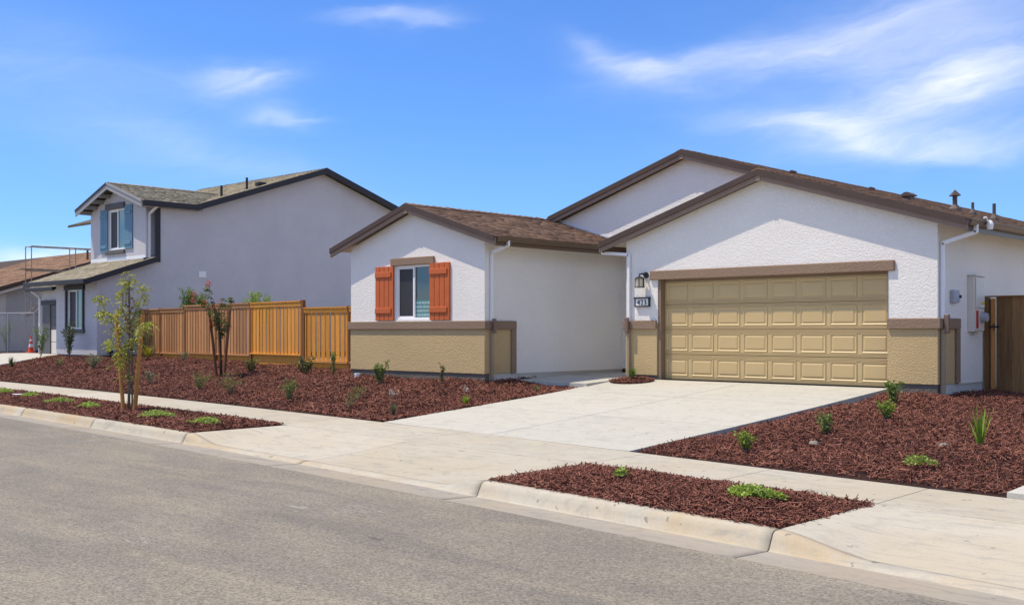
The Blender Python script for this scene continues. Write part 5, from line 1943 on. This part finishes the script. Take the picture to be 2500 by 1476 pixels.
for s, z, q, r_, n_ in ((-.31, 2.50, -.1, .055, 70), (-.73, 2.22, .05, .05, 45), (-.76, 2.05, .05, .05, 45), (-.49, 2.0, .1, .05, 40), (-.22, 1.85, .0, .06, 40), (-.05, 2.0, .05, .06, 26), (-.2, 1.45, -.12, .08, 40), (.0, .42, -.05, .04, 14)):
    c_ = at(TB2, s, z, q)
    for k in range(n_):
        v_ = Vector((random.gauss(0, 1), random.gauss(0, 1), random.gauss(0, 1)))
        P.append(tuple(c_ + v_ * r_ * .6))
        D.append(tuple(v_))
leaves('flower', P, D, .04, .03, 'flower', cm)
# reddish young leaves inside the street tree
stt = [o for o in bpy.data.objects if o.name == 'street_tree'][0]
P, D = [], []
for k in range(150):
    P.append(tuple(at(TB, random.gauss(.02, .1), random.uniform(1.55, 2.25), random.gauss(0, .08))))
    D.append((random.gauss(0, 1), random.gauss(0, 1), random.gauss(0, .6)))
leaves('crown', P, D, .06, .03, 'leaf_copper', stt)


def stake(base, s0, s1, h, q0, q1, r, mat, label, group=None):
    a, b = at(base, s0, -.05, q0), at(base, s1, h, q1)
    t = thing('tree_stake', tuple(a), label, 'stake', group)
    MB().tube([a, a.lerp(b, .5), b], [r, r * .98, r * .95], 10).build('pole', mat, t, smooth=False)
    return t


def strap(name, base, s0, s1, z0, z1, q, label, mat='strap'):
    t = thing(name, tuple(at(base, s0, z0, q)), label, 'tree tie', 'tree ties')
    MB().tube([at(base, s0, z0, q), at(base, (s0 + s1) / 2, (z0 + z1) / 2 - .03, q), at(base, s1, z1, q)], .012, 6).build('band', mat, t)
    return t


stake(TB, -.12, -.27, 1.90, .05, .06, .040, 'stake', 'lodgepole stake on the left of the street tree')
stake(TB, .13, .30, 1.92, -.05, -.06, .045, 'stake', 'lodgepole stake leaning right of the street tree')
stake(TB, .05, .06, 1.62, .05, .05, .018, 'bark', 'thin nursery stake tied to the street tree trunk')
strap('tree_tie', TB, -.20, .02, 1.18, 1.02, .03, 'pale tie from the left stake to the street tree trunk', 'spout')
strap('tree_tie', TB, .24, .02, 1.26, 1.22, -.03, 'black tie from the right stake to the street tree trunk')
stake(TB2, -.14, -.36, 1.85, .1, .12, .038, 'stake2', 'brown stake on the left of the crape myrtle')
stake(TB2, .10, .27, 1.80, -.1, -.12, .040, 'stake2', 'brown stake on the right of the crape myrtle')
strap('tree_tie', TB2, .20, -.03, 1.32, 1.30, -.08, 'dark tie from the right stake to the crape myrtle trunk')

# small things lying about ----------------------------------------------
t = thing('cleanout_cap', G(-20.5, 16.2, .0), 'white plastic pipe cap poking out of the mulch near the fence corner', 'pipe cap')
x, y, z = G(-20.5, 16.2, .0)
MB().tube([(x, y, z - .05), (x, y, z + .09)], .062, 14).build('pipe', 'pvc', t)
MB().tube([(x, y, z + .09), (x, y, z + .125)], [.07, .068], 14).build('cap', 'pvc', t)


def stone(pos, r_, label):
    x, y, z = pos
    mb = MB()
    n = 9
    rad = [r_ * random.uniform(.7, 1.15) for _ in range(n)]
    lo = [(x + math.cos(2 * math.pi * k / n) * rad[k], y + .7 * math.sin(2 * math.pi * k / n) * rad[k], z) for k in range(n)]
    hi = [(x + math.cos(2 * math.pi * k / n) * rad[k] * .75, y + .7 * math.sin(2 * math.pi * k / n) * rad[k] * .75, z + r_ * .35 + random.uniform(0, .01)) for k in range(n)]
    mb.add(lo + hi, [tuple(range(n, 2 * n))] + [(k, (k + 1) % n, n + (k + 1) % n, n + k) for k in range(n)])
    o = mb.build('stone', 'stone')
    return tag(o, label, 'stone', 'flat stones in the right bed')


stone(G(-7.0, 13.05, .01), .085, 'flat grey stone right of the middle driveway shrub')
stone(G(-5.55, 13.70, .01), .075, 'flat grey stone left of the sword-leaved plant')
stone(G(-7.15, 12.35, .01), .035, 'tiny pale stone beside the shrub nearest the pavement')
o = MB().add([(-27.62, 11.05, .235), (-27.30, 11.02, .228), (-27.26, 11.2, .24), (-27.58, 11.26, .232), (-27.62, 11.05, .228), (-27.30, 11.02, .221), (-27.26, 11.2, .233), (-27.58, 11.26, .225)],
             [(0, 1, 2, 3), (7, 6, 5, 4), (0, 4, 5, 1), (1, 5, 6, 2), (2, 6, 7, 3), (3, 7, 4, 0)]).build('paper_scrap', 'pvc')
tag(o, 'scrap of white paper lying on the left kerb strip', 'paper')
for i, (x, y, a, lab) in enumerate(((-26.9, 14.9, .4, 'pale stick on the mulch behind the street tree'), (-32.6, 14.9, 1.9, 'pale lath on the mulch at far left'))):
    z = float(yard(x, y)) + .04
    o = MB().bar((x, y, z), (x + .5 * math.cos(a), y + .5 * math.sin(a), z + .03), .025, .012).build('stick', 'plank')
    tag(o, lab, 'stick')
